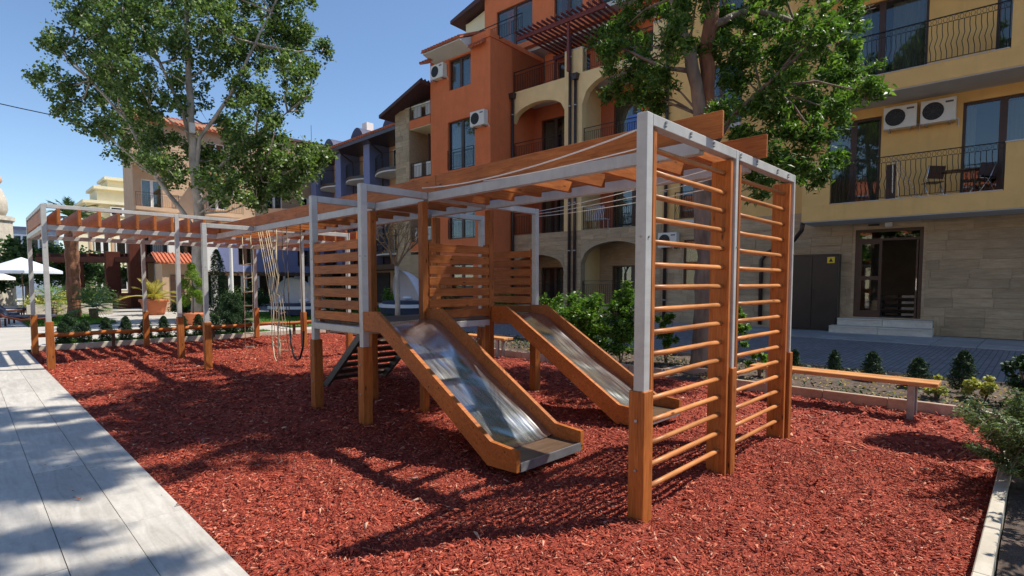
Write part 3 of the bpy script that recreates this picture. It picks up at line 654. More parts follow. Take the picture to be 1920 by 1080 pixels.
limbs(mb,P_,10);limbs(mb,[([(9.8,4.58,4.2),(9.6,3.9,4.6),(9.5,3.4,4.9),(9.6,2.6,5.5)],.05,.02),([(9.8,4.5,6.3),(10.3,4,6.6),(11.4,3.6,6.6),(12.3,3.2,6.2)],.08,.03),
 ([(9.9,4.5,4.1),(10.0,4.2,4.6),(10.4,3.8,5.0),(10.8,3.3,5.2),(11.7,3.1,5.5)],.05,.02),([(9.6,4.75,5.5),(9.3,5.2,5.6),(8.9,5.8,6)],.05,.02),([(9.8,4.5,3.9),(9.75,4.1,3.5),(9.7,3.9,3.2),(9.6,3.6,3.3)],.02,.008)],7)
pts_=[Vector(p) for q in P_ for p in q[0]]+[Vector((10.4,3.8,5)),Vector((11.4,3.6,6.6)),Vector((9.6,3.4,4.9))]
tw_=[]
for (x,y,z,r) in ASH+HI:
    c=Vector((x,y,z));n0=min(pts_,key=lambda q:(q-c).length+(.5 if q.z>c.z+.3 else 0));tw_.append(([n0,n0.lerp(c,.5)+Vector((0,0,.12)),c],.025,.01))
    for _ in range(3):
        e=c+Vector([random.uniform(-1,1)*r*.8 for _ in range(3)]);tw_.append(([c,e],.01,.004))
for (x,y,z,r) in SHADE_CL:
    c=Vector((x,y,z));h=Vector((7.2,2.2,11.6)) if x<8.6 else Vector((9.2,3,11));tw_.append(([h,h.lerp(c,.5)+Vector((0,0,.1)),c],.04,.012))
limbs(mb,[([(9.2,5.2,9.3),(9.2,3,11),(7.2,2.2,11.6)],.08,.05)],7)
limbs(mb,tw_,5);mb.build('trunk',BARK,at,True)
mb=MB();limbs(mb,[([(9.86,4.52,3.4),(9.84,4.55,4.6),(9.8,4.6,5.8),(9.8,4.5,6.8),(9.8,4.5,7.2)],.15,.11)],10);mb.build('forked_stem',BARKR,at,True)
C=[]
for (x,y,z,r) in ASH:
    sub=ball((x,y,z),r,int(36*r*r)+6,.15,(1,1,.9))
    for s_ in sub: C.append(ball(s_,.20,75,.05,(1,1,.8)))
C=np.concatenate(C);mk('crown',leaves(C,.115,.036,LASH,up=.3,droop=.5),at)
C=[]
for (x,y,z,r) in HI:
    sub=ball((x,y,z),r,int(11*r*r)+3,.15)
    for s_ in sub: C.append(ball(s_,.34,42,.05))
for (x,y,z,r) in SHADE_CL:
    for s_ in ball((x,y,z),r,int(15*r*r)+3,.1,(1,1,.6)): C.append(ball(s_,.27,46,.05))
C=np.concatenate(C);mk('crown_top_and_shade_clumps',leaves(C,.19,.09,LASH,up=.3,droop=.3),at)  # upper ash crown plus the added unseen shade clumps
# clipped ball tree just outside
bt=thing('ball_tree','clipped ball topped tree just outside the picture on the right','tree',(8.42,-.33,0))
mb=MB();limbs(mb,[([(8.42,-.33,-.1),(8.43,-.34,1.2),(8.42,-.33,2.7)],.035,.025)],7);mb.build('trunk',BARKT,bt,True)
mk('crown',leaves(ball((8.42,-.33,2.8),.47,12000,.3),.07,.045,LLAU),bt)
# generic plants
def bush(name,label,x,y,h,rx,m,n,L,Wd,cat='bush',group=None,z0=.0,stems=4,shell=.3,zc=.5,sq=None):
    t=thing(name,label,cat,(x,y,0),group);mb=MB();cs=[]
    for k in range(stems):
        a=random.uniform(0,6.28);e=(x+rx*.5*math.cos(a),y+rx*.5*math.sin(a),z0+h*.75);mb.tube([(x,y,z0-.05),((x+e[0])/2+.02,(y+e[1])/2,z0+h*.4),e],[.014,.01,.005],5)
    mb.build('stem',BARKT,t,True)
    nc=max(5,int(n/90));C=[]
    for s_ in ball((x,y,z0+h*zc),1,nc,.3,(rx,rx,h*(1-zc) if zc>=.5 else h*zc)): C.append(ball(s_,rx*.3,90,.1))
    mk('foliage',leaves(np.concatenate(C),L,Wd,m,'foliage'),t);return t
BG='laurel bushes in the road side bed'
bush('laurel_bush','bright green laurel bush just right of the second slide top',9.25,7.75,1.35,.5,LLAU,5200,.085,.035,group=BG,zc=.55)
bush('laurel_bush','bright green laurel bush in the middle of the row behind the second slide',9.2,6.85,1.42,.55,LLAU,6200,.085,.035,group=BG,zc=.55)
bush('laurel_bush','tall dark laurel bush left of the ladder wall corner post',9.15,5.95,1.68,.42,LLAU,6200,.085,.033,group=BG,zc=.5)
bush('young_shrub','slim leafy shrub seen between the lower rungs left of the ash trunk',9.75,5.3,1.15,.26,LLAU,1500,.08,.035,group=BG,zc=.62)
bush('young_shrub','tall slim leafy shrub seen through the right bay of the ladder wall',10.1,4.05,1.35,.28,LLAU,1600,.08,.035,group=BG,zc=.6)
bush('young_shrub','low leafy shrub behind the kerb seen through the right bay rungs',9.5,3.4,.55,.22,LLAU,800,.07,.03,group=BG,zc=.55)
def conifer(label,x,y,h,r,m=LCON,group=None,name='dwarf_conifer',n=None,z0=0):
    t=thing(name,label,'conifer',(x,y,z0),group);MB().tube([(x,y,z0-.05),(x,y,z0+h*.8)],[.015,.006],6).build('trunk',BARKT,t)
    n=n or int(15000*h*r/.12*.25)+900
    u=RNG.random(n);zz=z0+.05+h*u*.95;ang=RNG.uniform(0,6.28,n);lump=1+.22*np.sin(ang*3+u*17+x*9)+.18*np.sin(ang*5-u*23);rr=r*np.sqrt(np.clip(1-u**1.7,0,1))*(.3+.7*RNG.random(n)**.5)*lump;a=ang
    C=np.stack([x+rr*np.cos(a),y+rr*np.sin(a),zz],1);mk('foliage',leaves(C,.034+.02*h,.008+.006*h,m,'foliage',up=-.1),t);return t
CG='little conifers behind the bench'
for (x,y,h,r,lb) in [(q[0],q[1],q[2]*.92,q[3]*.85,q[4]) for q in ((11.0,3.3,.36,.12,'smallest dark conifer beside the ladder wall far post'),(10.86,2.6,.42,.13,'second little conifer right of the ladder wall above the bench'),(10.45,1.95,.5,.18,'broad dark conifer above the middle of the bench'),(10.4,1.33,.46,.19,'rounded dark conifer above the right end of the bench'),(10.2,.78,.66,.19,'tall ragged conifer between two golden shrubs'))]:
    conifer(lb,x,y,h,r,group=CG)
bush('dark_evergreen','dark evergreen bush at the right edge above the juniper',9.6,.06,.78,.3,LCON,3000,.07,.03,zc=.5)
bush('golden_shrub','small golden shrub at the right end of the bench',9.45,1.0,.3,.17,LYEL,900,.05,.03,group='golden shrubs by the bench',zc=.55)
bush('golden_shrub','small golden shrub right of the tall ragged conifer',9.75,.52,.32,.22,LYEL,1100,.05,.03,group='golden shrubs by the bench',zc=.55)
# juniper
ju=thing('juniper','spreading green juniper overhanging the pale kerb at the right edge','juniper',(5.8,-.05,0))
C=[];mb=MB()
for k in range(64):
    a=random.uniform(0,6.28);L=random.uniform(.22,.68);el=random.uniform(.0,.72);base=Vector((5.8,-.06,.08))
    e=base+Vector((math.cos(a)*L*.95,math.sin(a)*L*.85,.15+el*.75*(1.1-L*.5)));tip=e+Vector((math.cos(a)*.1,math.sin(a)*.1,-.08))
    mb.tube([base,base.lerp(e,.5)+Vector((0,0,.06)),e,tip],[.014,.01,.006,.003],4)
    for t in np.linspace(.3,1,9):
        p=base.lerp(e,float(t));C.append(ball(p,.075,60,.1,(1,1,.6)))
mb.build('stem',BARKT,ju);mk('foliage',leaves(np.concatenate(C),.042,.009,LJUN,'foliage',up=.2),ju)
bush('shade_shrub','unseen round shrub added outside the near right corner for its shade',5.05,-.75,1.7,.5,LLAU,4000,.07,.04,zc=.6)  # unseen shrub added to throw shade onto the near right mulch
MG='row of little conifers behind the far kerb'
for i in range(11):
    x=1.75+i*.44;conifer('%s little conifer in the row behind the log rail counted from the left post'%(['first','second','third','fourth','fifth','sixth','seventh','eighth','ninth','tenth','eleventh'][i]),x,17.55+.05*(i%2),.62+.1*random.random(),.17,group=MG)
conifer('dark cone shaped conifer right behind the nearest post of the far frame',6.35,19.3,1.25,.42,name='cone_conifer')
conifer('dark bushy conifer behind the left corner post of the far pergola',2.0,18.6,.8,.24,name='cone_conifer')
conifer('slim tall dark cypress left of the white pole',7.9,25.9,3.2,.42,name='cypress',n=5000)
n=9000;X_=RNG.uniform(8.6,11.3,n);Y_=RNG.uniform(-3,15,n);k=(np.sin(X_*2.1+Y_*1.3)+np.sin(Y_*3.1-X_*4)+RNG.normal(0,.6,n))>.2
C=np.stack([X_,Y_,RNG.uniform(.02,.09,n)],1)[k];tagp(mk('ground_cover',leaves(C,.06,.035,LCON,'ground_cover',up=.8)),'low scattered ground cover and weeds on the soil of the road side bed',None,None,'stuff')
n=2600;C=np.stack([RNG.uniform(8.5,11.3,n),RNG.uniform(-3,15,n),RNG.uniform(.02,.05,n)],1);tagp(mk('leaf_litter',leaves(C,.05,.03,LDRY,'leaf_litter',up=1.2)),'dry leaf litter scattered on the soil of the road side bed',None,None,'stuff')
# bare tree
ba=thing('bare_tree','leafless young tree with pale wrapped trunk seen through the tower','tree',(12.4,18.7,0))
MB().tube([(12.4,18.7,-.1),(12.42,18.7,1.2),(12.4,18.72,2.3)],[.12,.10,.09],10).build('trunk',BARKW,ba,True)
mb=MB()
def grow(p,d,L,r,dep):
    e=p+d*L;mb.tube([p,p.lerp(e,.5)+Vector([random.uniform(-.03,.03) for _ in range(3)]),e],[r,r*.8,r*.6],5)
    if dep:
        for _ in range(3):
            grow(e,(d+Vector((random.uniform(-.55,.55),random.uniform(-.55,.55),random.uniform(0,.3)))).normalized(),L*.72,r*.55,dep-1)
for _ in range(6): grow(Vector((12.4,18.72,2.25)),Vector((random.uniform(-.6,.6),random.uniform(-.6,.6),1)).normalized(),.75,.045,3)
mb.build('branches',BARKT,ba);mk('foliage',leaves(ball((12.4,18.7,3.5),.95,420,.3),.06,.05,LDRY,'foliage'),ba)

# ---------------------------------------------------------------- building helpers (frame: x along facade, y outward, z up)
def wallgrid(s0,s1,z0,z1,ops,y0=-.3,y1=0):
    mb=MB();ss=sorted({s0,s1,*[max(s0,min(s1,o[0])) for o in ops],*[max(s0,min(s1,o[1])) for o in ops]});zs=sorted({z0,z1,*[max(z0,min(z1,o[2])) for o in ops],*[max(z0,min(z1,o[3])) for o in ops]})
    for a,b in zip(ss,ss[1:]):
        run=None
        for c,d in zip(zs,zs[1:]):
            h=any(o[0]<=a+1e-6 and b-1e-6<=o[1] and o[2]<=c+1e-6 and d-1e-6<=o[3] for o in ops)
            if h:
                if run: mb.box((a,y0,run[0]),(b,y1,run[1]));run=None
            else: run=(run[0],d) if run else (c,d)
        if run: mb.box((a,y0,run[0]),(b,y1,run[1]))
    return mb
def archhead(mb,s0,s1,zs,zc,zt,y0,y1,n=16):
    pts=[]
    for i in range(n+1):
        t=i/n;x=s0+(s1-s0)*t;pts.append((x,zs+(zc-zs)*math.sqrt(max(0,1-(2*t-1)**2))))
    for (xa,za),(xb,zb) in zip(pts,pts[1:]):
        v=[(xa,y0,za),(xb,y0,zb),(xb,y0,zt),(xa,y0,zt),(xa,y1,za),(xb,y1,zb),(xb,y1,zt),(xa,y1,zt)]
        mb.add(v,[(0,1,2,3),(7,6,5,4),(0,4,5,1),(3,2,6,7)])
    return mb
def window(par,s0,s1,z0,z1,y=-.14,n=2,fm=None,curt=True,fw=.07,sill=False,room=True,open_leaf=None):
    fm=fm or BROWN;mb=MB();mb.box((s0,y,z0),(s0+fw,y+.06,z1)).box((s1-fw,y,z0),(s1,y+.06,z1)).box((s0+fw,y,z1-fw),(s1-fw,y+.06,z1)).box((s0+fw,y,z0),(s1-fw,y+.06,z0+fw))
    wd=(s1-s0-2*fw)/n
    for k in range(1,n):
        c=s0+fw+wd*k;mb.box((c-fw*1.25,y+.001,z0+fw),(c+fw*1.25,y+.065,z1-fw))
    p=mb.build('window',fm,par)
    for k in range(n):
        if k==open_leaf: continue
        a=s0+fw+wd*k+.01;b=a+wd-.02;box('pane',(a,y+.02,z0+fw),(b,y+.03,z1-fw),GLASS,p)
    if curt:
        m2=MB();N_=int((s1-s0)/.05);xs=[s0+.06+(s1-s0-.12)*i/N_ for i in range(N_+1)];gap=(s0+(s1-s0)*random.uniform(.35,.6),random.uniform(.1,.35)*(s1-s0))
        for i,(a,b) in enumerate(zip(xs,xs[1:])):
            if gap[0]<a<gap[0]+gap[1]: continue
            ya=y-.12-.03*(i%2);yb=y-.12-.03*((i+1)%2);m2.add([(a,ya,z0+.06),(b,yb,z0+.06),(b,yb,z1-.1),(a,ya,z1-.1)],[(0,1,2,3)])
        m2.build('curtain',CURT,p)
    if room: MB().box((s0-.4,y-1.6,z0-.2),(s1+.4,y-1.55,z1+.3)).build('room_back',ROOM,p)  # dark sheet stands in for the unlit depth of the room
    if sill: box('sill',(s0-.05,y+.06,z0-.04),(s1+.05,.05,z0),SOFF,p)
    return p
def balmesh(h,belly,r=.009,m=None):
    k=('bal',round(h,3),belly,r)
    if k not in _mc:
        if belly: pts=[(0,0,-h/2),(0,0,-h*.3),(.035,.05,-h*.12),(-.02,.03,h*.12),(0,0,h*.3),(0,0,h/2)]
        else: pts=[(0,0,-h/2),(0,0,h/2)]
        mb=MB().tube(pts,r,4,False);me=bpy.data.meshes.new('baluster');me.from_pydata(mb.v,[],mb.f);me.materials.append(m or IRON);_mc[k]=me
    return _mc[k]
def railing(par,s0,s1,z0,z1,y,step=.12,belly=True,sep=True,ring=False,ax='x',r=.009,m=None,posts=True):
    """ax x: along facade at depth y; ax y: s0,s1 are y range and y is x"""
    m=m or IRON;P=lambda a,z:(a,y,z) if ax=='x' else (y,a,z)
    mb=MB();mb.obox(P(s0,z1),P(s1,z1),.045,.022);mb.obox(P(s0,z0+.07),P(s1,z0+.07),.02,.014);mb.obox(P(s0,z1-.17),P(s1,z1-.17),.014,.012)
    if posts:
        for a in (s0+.012,s1-.012): mb.obox(P(a,z0),P(a,z1),.026,.026)
    n=max(1,int(round((s1-s0)/step)));h=z1-.17-z0-.07
    if ring:
        for k in range(n):
            c=Vector(P(s0+(s1-s0)*(k+.5)/n,z1-.09));q=[]
            for i in range(9):
                a=2*math.pi*i/8;dx=Vector((1,0,0) if ax=='x' else (0,1,0));q.append(c+dx*(.045*math.cos(a))+Vector((0,0,.07*math.sin(a))))
            mb.tube(q,.006,3,False)
    if not sep:
        for k in range(1,n):
            a=s0+(s1-s0)*k/n;mb.obox(P(a,z0+.07),P(a,z1-.17),.014,.014)
        return mb.build('railing',m,par)
    rr=mb.build('railing',m,par)
    for k in range(1,n):
        a=s0+(s1-s0)*k/n;mk('baluster',balmesh(h,belly,r,m),rr,Matrix.Translation(P(a,z0+.07+h/2)))
    return rr
def acunit(label,s,z,y,wd=.85,ht=.6,grp='air conditioner units on the facades'):
    t=thing('air_conditioner',label,'air conditioner',(s,y,z),grp);d=.3
    box('casing',(s-wd/2,y,z),(s+wd/2,y+d,z+ht),PLAS,t,.015)
    cx=s+wd*.14;mb=MB();c=(cx,y+d+.002,z+ht/2);R=ht*.38
    mb.tube([(cx,y+d-.002,z+ht/2),(cx,y+d+.006,z+ht/2)],R,20);mb.build('fan_opening',BLACK,t)
    mb=MB()
    for k in range(1,6):
        q=[(cx+R*k/5*math.cos(a),y+d+.012,z+ht/2+R*k/5*math.sin(a)) for a in np.linspace(0,2*math.pi,17)];mb.tube(q,.004,3,False)
    for a in np.linspace(0,math.pi,5)[:-1]: mb.obox((cx-R*math.cos(a),y+d+.012,z+ht/2-R*math.sin(a)),(cx+R*math.cos(a),y+d+.012,z+ht/2+R*math.sin(a)),.006,.006)
    mb.build('fan_grille',DSTEEL,t)
    for a in (-wd*.33,wd*.33): MB().box((s+a-.02,y-.15,z-.05),(s+a+.02,y+d-.02,z-.002)).box((s+a-.02,y-.15,z-.3),(s+a+.02,y-.12,z-.05)).build('bracket',GALV,t)
    box('badge',(s-wd*.42,y+d+.001,z+ht*.78),(s-wd*.2,y+d+.006,z+ht*.86),DSTEEL,t)
    MB().tube([(s-wd/2-.0,y+.1,z+.1),(s-wd/2-.06,y+.05,z+.05),(s-wd/2-.05,y-.1,z-.2),(s-wd/2-.05,y-.13,z-.5)],.018,6).build('hose',PLAS,t,True)
    return t
def cladding(par,s0,s1,z0,z1,ops,L=.9,H=.3,y=0,limit=300,m=None,seed=1,archtest=None,th=.022):
    rnd=random.Random(seed);n=0;rest=MB();zr=z0;row=0
    while zr<z1-.02:
        zt=min(zr+H,z1);s=s0-rnd.random()*L
        while s<s1:
            a=max(s,s0);b=min(s+L,s1);segs=[(a,b)]
            for o in ops:
                if o[2]<zt-.01 and o[3]>zr+.01:
                    ns=[]
                    for (p,q) in segs:
                        if o[1]<=p or o[0]>=q: ns.append((p,q))
                        else:
                            if o[0]-p>.05: ns.append((p,o[0]))
                            if q-o[1]>.05: ns.append((o[1],q))
                    segs=ns
            for p,q in segs:
                if q-p<.05: continue
                if archtest and not archtest(p,q,zr,zt): continue
                j=rnd.uniform(0,.004)
                if n<limit: box('stone_tile',(p+.004,y+.001,zr+.004),(q-.004,y+th+j*2.5,zt-.004),m or CLAD,par);n+=1
                else: rest.box((p+.002,y+.001,zr+.002),(q-.002,y+th+j,zt-.002))
            s+=L
        zr+=H;row+=1
    if rest.v: tagp(rest.build('stone_tile',m or CLAD,par),None,None,None,'stuff')

# ---------------------------------------------------------------- yellow building
OX,OY=20.92,2.39
setframe(OX,OY,A37)
yb=thing('yellow_apartment_building','long yellow apartment building with stone clad ground floor, balconies and arched loggias','building',(4,-2,0))
SL,SR,ZT=8.93,-12,15.2
gops=[(.3,2.1,.5,3.36),(6.5,8.0,1.35,3.35)]
wallgrid(SR,SL,0,4.05,gops).build('ground_floor_wall',CLAD,yb)
cladding(yb,-5.6,SL,.0,3.56,[(.22,2.18,.4,3.42),(6.45,8.05,1.3,3.4),(-.03,2.46,0,.47)],L=.92,H=.29,limit=300)
uops=[(1.5,3.02,4.1,6.95),(-2.3,-.5,4.1,6.93),(.4,2.78,7.8,10.55),(-3.0,-1.15,7.8,10.5),(6.65,8.2,4.2,6.6),(5.85,7.4,7.6,9.9),(.4,2.78,11.4,14.1),(5.85,7.4,11.4,13.7),(-7.5,-5.5,4.1,6.9),(-7.5,-5.5,7.8,10.5)]
wallgrid(SR,SL,4.05,ZT,uops).build('upper_wall',YEL,yb)
MB().box((SR,-9,0),(SR+.3,-.301,ZT)).box((SR+.3,-9,0),(21.4,-8.7,ZT-1)).box((SR,-9,ZT),(SL,.6,ZT+.25)).build('rear_wall',YEL,yb)
MB().box((SR+.3,-8.7,3.6),(SL,-.302,3.9)).box((SR+.3,-8.7,7.3),(SL,-.302,7.6)).box((SR+.3,-8.7,11),(SL,-.302,11.3)).build('floor_slab',ROOM,yb)
window(yb,1.5,3.02,4.12,6.95);window(yb,-2.3,-.5,4.12,6.93);window(yb,.4,2.78,7.8,10.55,n=2);window(yb,-3,-1.15,7.8,10.5);window(yb,6.65,8.2,4.2,6.6);window(yb,5.85,7.4,7.6,9.9)
window(yb,.4,2.78,11.4,14.1);window(yb,5.85,7.4,11.4,13.7);window(yb,6.5,8.0,1.35,3.35);window(yb,-7.5,-5.5,4.1,6.9);window(yb,-7.5,-5.5,7.8,10.5)
# entrance door
mb=MB().box((.3,-.16,.5),(.4,-.04,3.36)).box((2.0,-.16,.5),(2.1,-.04,3.36)).box((.4,-.16,3.26),(2.0,-.04,3.36)).box((.4,-.15,2.98),(2.0,-.05,3.06))
d=mb.build('entrance_door',BROWN,yb)
MB().box((1.36,-.12,.5),(1.44,-.04,2.98)).box((1.92,-.12,.5),(2.0,-.04,2.98)).box((1.44,-.12,.5),(1.92,-.04,.72)).box((1.44,-.12,1.72),(1.92,-.04,1.84)).box((1.44,-.12,2.88),(1.92,-.04,2.98)).build('door_leaf',BROWN,d)
box('pane',(1.44,-.09,.72),(1.92,-.08,1.72),GLASS,d);box('pane',(1.44,-.09,1.84),(1.92,-.08,2.88),GLASS,d);box('pane',(.4,-.10,3.06),(2.0,-.09,3.26),GLASS,d)
MB().box((.42,-.5,.5),(.47,.0,2.97)).build('open_leaf',BROWN,d)
MB().tube([(.44,.02,1.35),(.44,.06,1.4),(.44,.06,1.75),(.44,.02,1.8)],.02,6).build('handle',CHROME,d)
HALL=simple('hall_wall_paint',(.42,.36,.28),.8)
for q in range(3):
    for k in range(4): MB().box((.55+q*.45,-1.7,.52+k*.2),(.9+q*.45,-1.3,.60+k*.2)).build('stacked_crate',[PLAS,BROWN,DSTEEL][q],d)
MB().box((-.6,-4.2,.48),(3.2,-4.1,3.4)).box((-.6,-4.2,.46),(3.2,-.31,.49)).box((-.6,-4.2,.5),(-.55,-.31,3.4)).box((3.15,-4.2,.5),(3.2,-.31,3.4)).build('hall_interior',HALL,d)
st=thing('entrance_steps','two pale stone entrance steps below the open glass door','steps',(1.2,.5,0))
for (a,b,y1,z0,z1,nn) in ((-.03,2.46,.55,.24,.47,2),(-.05,2.62,.95,.0,.235,2)):
    for k in range(nn):
        q=a+(b-a)*k/nn;box('step_block',(q+.003,.03,z0),(q+(b-a)/nn-.003,y1,z1-.04),STEP,st,.005);box('tread',(q+.003,.03,z1-.037),(q+(b-a)/nn-.003,y1+.03,z1),STEP,st,.006)
# cabinet
cb=thing('metal_cabinet','large dark metal double door cabinet against the stone wall','cabinet',(3.25,.3,0))
box('body',(2.48,.03,.02),(4.05,.42,2.58),CAB,cb,.01)
for a,b in ((2.52,3.255),(3.27,4.01)): box('door',(a,.421,.08),(b,.445,2.52),CAB,cb,.006)
MB().tube([(3.2,.46,1.2),(3.2,.47,1.4)],.015,6).build('handle',BLACK,cb)
box('warning_sticker',(2.60,.446,2.28),(2.82,.45,2.48),YSIGN,cb)
MB().add([(2.71,.452,2.45),(2.65,.452,2.32),(2.77,.452,2.32)],[(0,1,2)]).build('sticker_symbol',BLACK,cb)
lt=thing('wall_lamp','small white square lamp above the entrance door','lamp',(1.3,.1,3.45));box('lamp_body',(1.1,.03,3.40),(1.3,.14,3.54),PLAS,lt,.01);box('mount',(1.45,.03,3.46),(1.75,.10,3.52),BLACK,lt,.01)
# balconies
def balcony(z0,z1,zr,nm,rail=True):
    b=MB().box((-12,.001,z0+.03),(3.4,1.5,z1)).build('balcony_slab',YEL,yb)
    MB().box((-12,.004,z0),(3.37,1.47,z0+.03)).build('soffit',SOFF,b)
    MB().box((-12,1.34,z1+.001),(-1.45,1.499,zr)).box((2.62,1.34,z1+.001),(3.4,1.499,zr)).box((3.25,.002,z1+.001),(3.4,1.339,zr)).build('parapet',YEL,b)
    MB().box((-12,1.32,zr+.001),(-1.43,1.52,zr+.03)).box((2.6,1.32,zr+.001),(3.42,1.52,zr+.03)).box((-1.43,1.32,z1+.001),(2.6,1.52,z1+.02)).build('coping',SOFF,b)
    if rail: railing(b,-1.42,2.6,z1+.02,zr+.03,1.42,.118,True,True,True)
    return b
balcony(3.56,4.08,5.33,'a');balcony(7.24,7.77,8.99,'b');balcony(10.93,11.46,12.7,'c',False)
for (a,b,z) in ((6.6,8.25,4.1),(5.8,7.45,7.5)):
    q=MB().box((a,.001,z-.14),(b,.35,z)).build('balcony_slab',SOFF,yb);railing(q,a,b,z,z+1.1,.33,.1,True,True,False)
# arch bays
def bay(levels,s0,s1,stone_first=True):
    for i,(zf,zc,zsp,zcr) in enumerate(levels):
        m=CLAD if (i==0) else YEL2
        mb=MB();archhead(mb,s0,s1,zsp,zcr,zc,-.35,0);mb.build('arch',m,yb)
lv1=[(0,4.05,2.3,3.0),(4.05,7.65,6.2,6.9),(7.65,11.15,9.68,10.4)]
lv2=[(0,4.05,2.55,3.46),(4.05,7.65,6.2,7.0),(7.65,11.15,9.75,10.8)]
bay(lv1,13.87,17.08);bay(lv2,9.45,12.9)
box('pier',(12.9,-.35,4.05),(13.87,0,12.25),YEL2,yb);box('pier',(8.931,-.35,4.05),(9.45,0,12.25),YEL2,yb)
box('pier',(12.9,-.35,0),(13.87,0,4.05),CLAD,yb);box('pier',(8.931,-.35,0),(9.45,0,4.05),CLAD,yb)
cladding(yb,8.95,17.05,0,4.04,[(13.87,17.05,0,3.02),(9.45,12.9,0,3.48)],L=.7,H=.2,limit=120,seed=5,th=.016)
def spandrel(s0,s1,zsp,zcr):
    mb=MB();n=16
    for i in range(n):
        t=(i+.5)/n
    archhead(mb,s0,s1,zsp,zcr,zcr+.03,.0005,.017);mb.build('spandrel_stone',CLAD,yb)
spandrel(13.87,17.05,2.3,3.0);spandrel(9.45,12.9,2.55,3.46)
# loggia interiors
for (z0,z1) in ((.0,3.75),(4.05,7.3),(7.65,10.8)):
    stn=z0<1
    for (s0,s1,w0,w1) in ((13.87,17.08,14.85,16.6),(9.45,12.9,10.2,12.3)):
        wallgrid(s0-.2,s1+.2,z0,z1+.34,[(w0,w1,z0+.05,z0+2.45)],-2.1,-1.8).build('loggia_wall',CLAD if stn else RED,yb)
        box('loggia_floor',(s0-.2,-1.8,z0+.001),(s1,-.351,z0+.02),SOFF,yb);box('loggia_ceiling',(s0-.2,-1.8,z1),(s1,-.351,z1+.3),SOFF,yb)
        window(yb,w0,w1,z0+.05,z0+2.45,y=-1.95,n=2)
    box('party_wall',(13.0,-1.8,z0),(13.5,-.352,z1+.3),YEL2,yb);box('party_wall',(8.95,-1.8,z0),(9.3,-.352,z1+.3),YEL2,yb)
for (s0,s1) in ((13.88,17.05),(9.46,12.89)):
    for z0,z1 in ((.55,1.72),(4.06,5.16),(7.66,8.67)):
        railing(yb,s0,s1,z0,z1,-.16,.11,False,False)
box('low_wall',(13.9,-.3,.02),(17.0,-.1,.55),CLAD,yb);box('low_wall',(9.47,-.3,.02),(12.88,-.1,.55),CLAD,yb)
# terrace on top
MB().box((8.94,-8,11.0),(17.08,-.36,11.15)).build('terrace_floor',SOFF,yb)
railing(yb,13.88,17.05,11.18,12.17,-.1,.11,False,False);railing(yb,9.5,12.89,11.22,12.2,-.1,.11,False,False)
MB().box((13.87,-.36,12.25),(12.9,.02,12.29)).box((8.93,-.36,12.25),(9.46,.02,12.29)).build('coping',SOFF,yb)
wallgrid(8.94,17.09,11.15,14.0,[(14.2,16.2,11.2,13.2),(9.6,12.3,11.2,13.3)],-3.0,-2.7).build('setback_wall',ORA,yb)
wallgrid(8.94,20.4,14.0,18.6,[(17.0,19.5,14.3,16.4),(11,13,14.5,16.4),(13.9,15.6,14.6,16.4)],-1.8,-1.5).build('penthouse_wall',ORA,yb)
for q in ((14.2,16.2,11.2,13.2),(9.6,12.3,11.2,13.3)): window(yb,*q,y=-2.85)
for q in ((17.0,19.5,14.3,16.4),(11,13,14.5,16.4),(13.9,15.6,14.6,16.4)): window(yb,*q,y=-1.65)
MB().box((8.94,-8,13.85),(20.4,-1.81,13.999)).build('penthouse_floor',SOFF,yb)
MB().box((20.1,-8,14.0),(20.4,-1.81,18.6)).build('setback_side_wall',ORA,yb)
MB().box((8.6,-8.5,18.6),(20.8,-.9,18.85)).build('roof',TILED,yb)
MB().box((8.95,-2.69,14.1),(13.2,-.9,14.3)).build('balcony_slab',SOFF,yb);railing(yb,8.96,13.2,14.3,15.2,-.95,.11,False,False)
acp=[]
# drain pipes
def pipe(s,z0,z1,label,bend=None,y=.1,hop=True):
    t=thing('downpipe',label,'drainpipe',(s,y,z0),'brown downpipes on the yellow building')
    pts=bend or [(s,y,z0),(s,y,z1)]
    MB().tube(pts,.07,8).build('pipe',PIPE,t,True)
    if hop: MB().prism([(s-.09,z1-.05),(s+.09,z1-.05),(s+.17,z1+.22),(s-.17,z1+.22)],1,y-.1,y+.14).build('hopper',PIPE,t)
    for z in np.arange(z0+.8,z1,2.2): MB().tube([(s,y,float(z)),(s,y,float(z)+.05)],.085,8).build('clamp',GALV,t)
pipe(13.5,.1,12.9,'brown downpipe left of the pair between the two arches',hop=False)
pipe(13.2,.1,10.9,'brown downpipe with hopper right of the pair between the two arches')
pipe(16.95,7,10.85,'brown downpipe with hopper in the corner by the orange wall',bend=[(16.95,.12,.1),(16.95,.12,10.85)],y=.12)
pipe(8.75,.1,14.8,'tall brown downpipe on the flat yellow wall left of the ash trunk',hop=False)
pipe(5.0,.1,2.6,'bent brown pipe beside the dark cabinet',bend=[(5.0,.1,.1),(5.0,.1,2.45),(4.8,.15,2.7),(3.75,.9,3.05),(3.45,1.2,3.35),(3.4,1.3,3.58)],hop=False)
acunit('right hand air conditioner of the pair on the yellow wall above the balcony',.07,6.40,.05,.84,.68)
acunit('left hand air conditioner of the pair on the yellow wall above the balcony',1.0,6.40,.05,.84,.68)
acunit('small air conditioner low on the stone wall seen between the ladder rungs',8.55,3.05,.05,.8,.6)
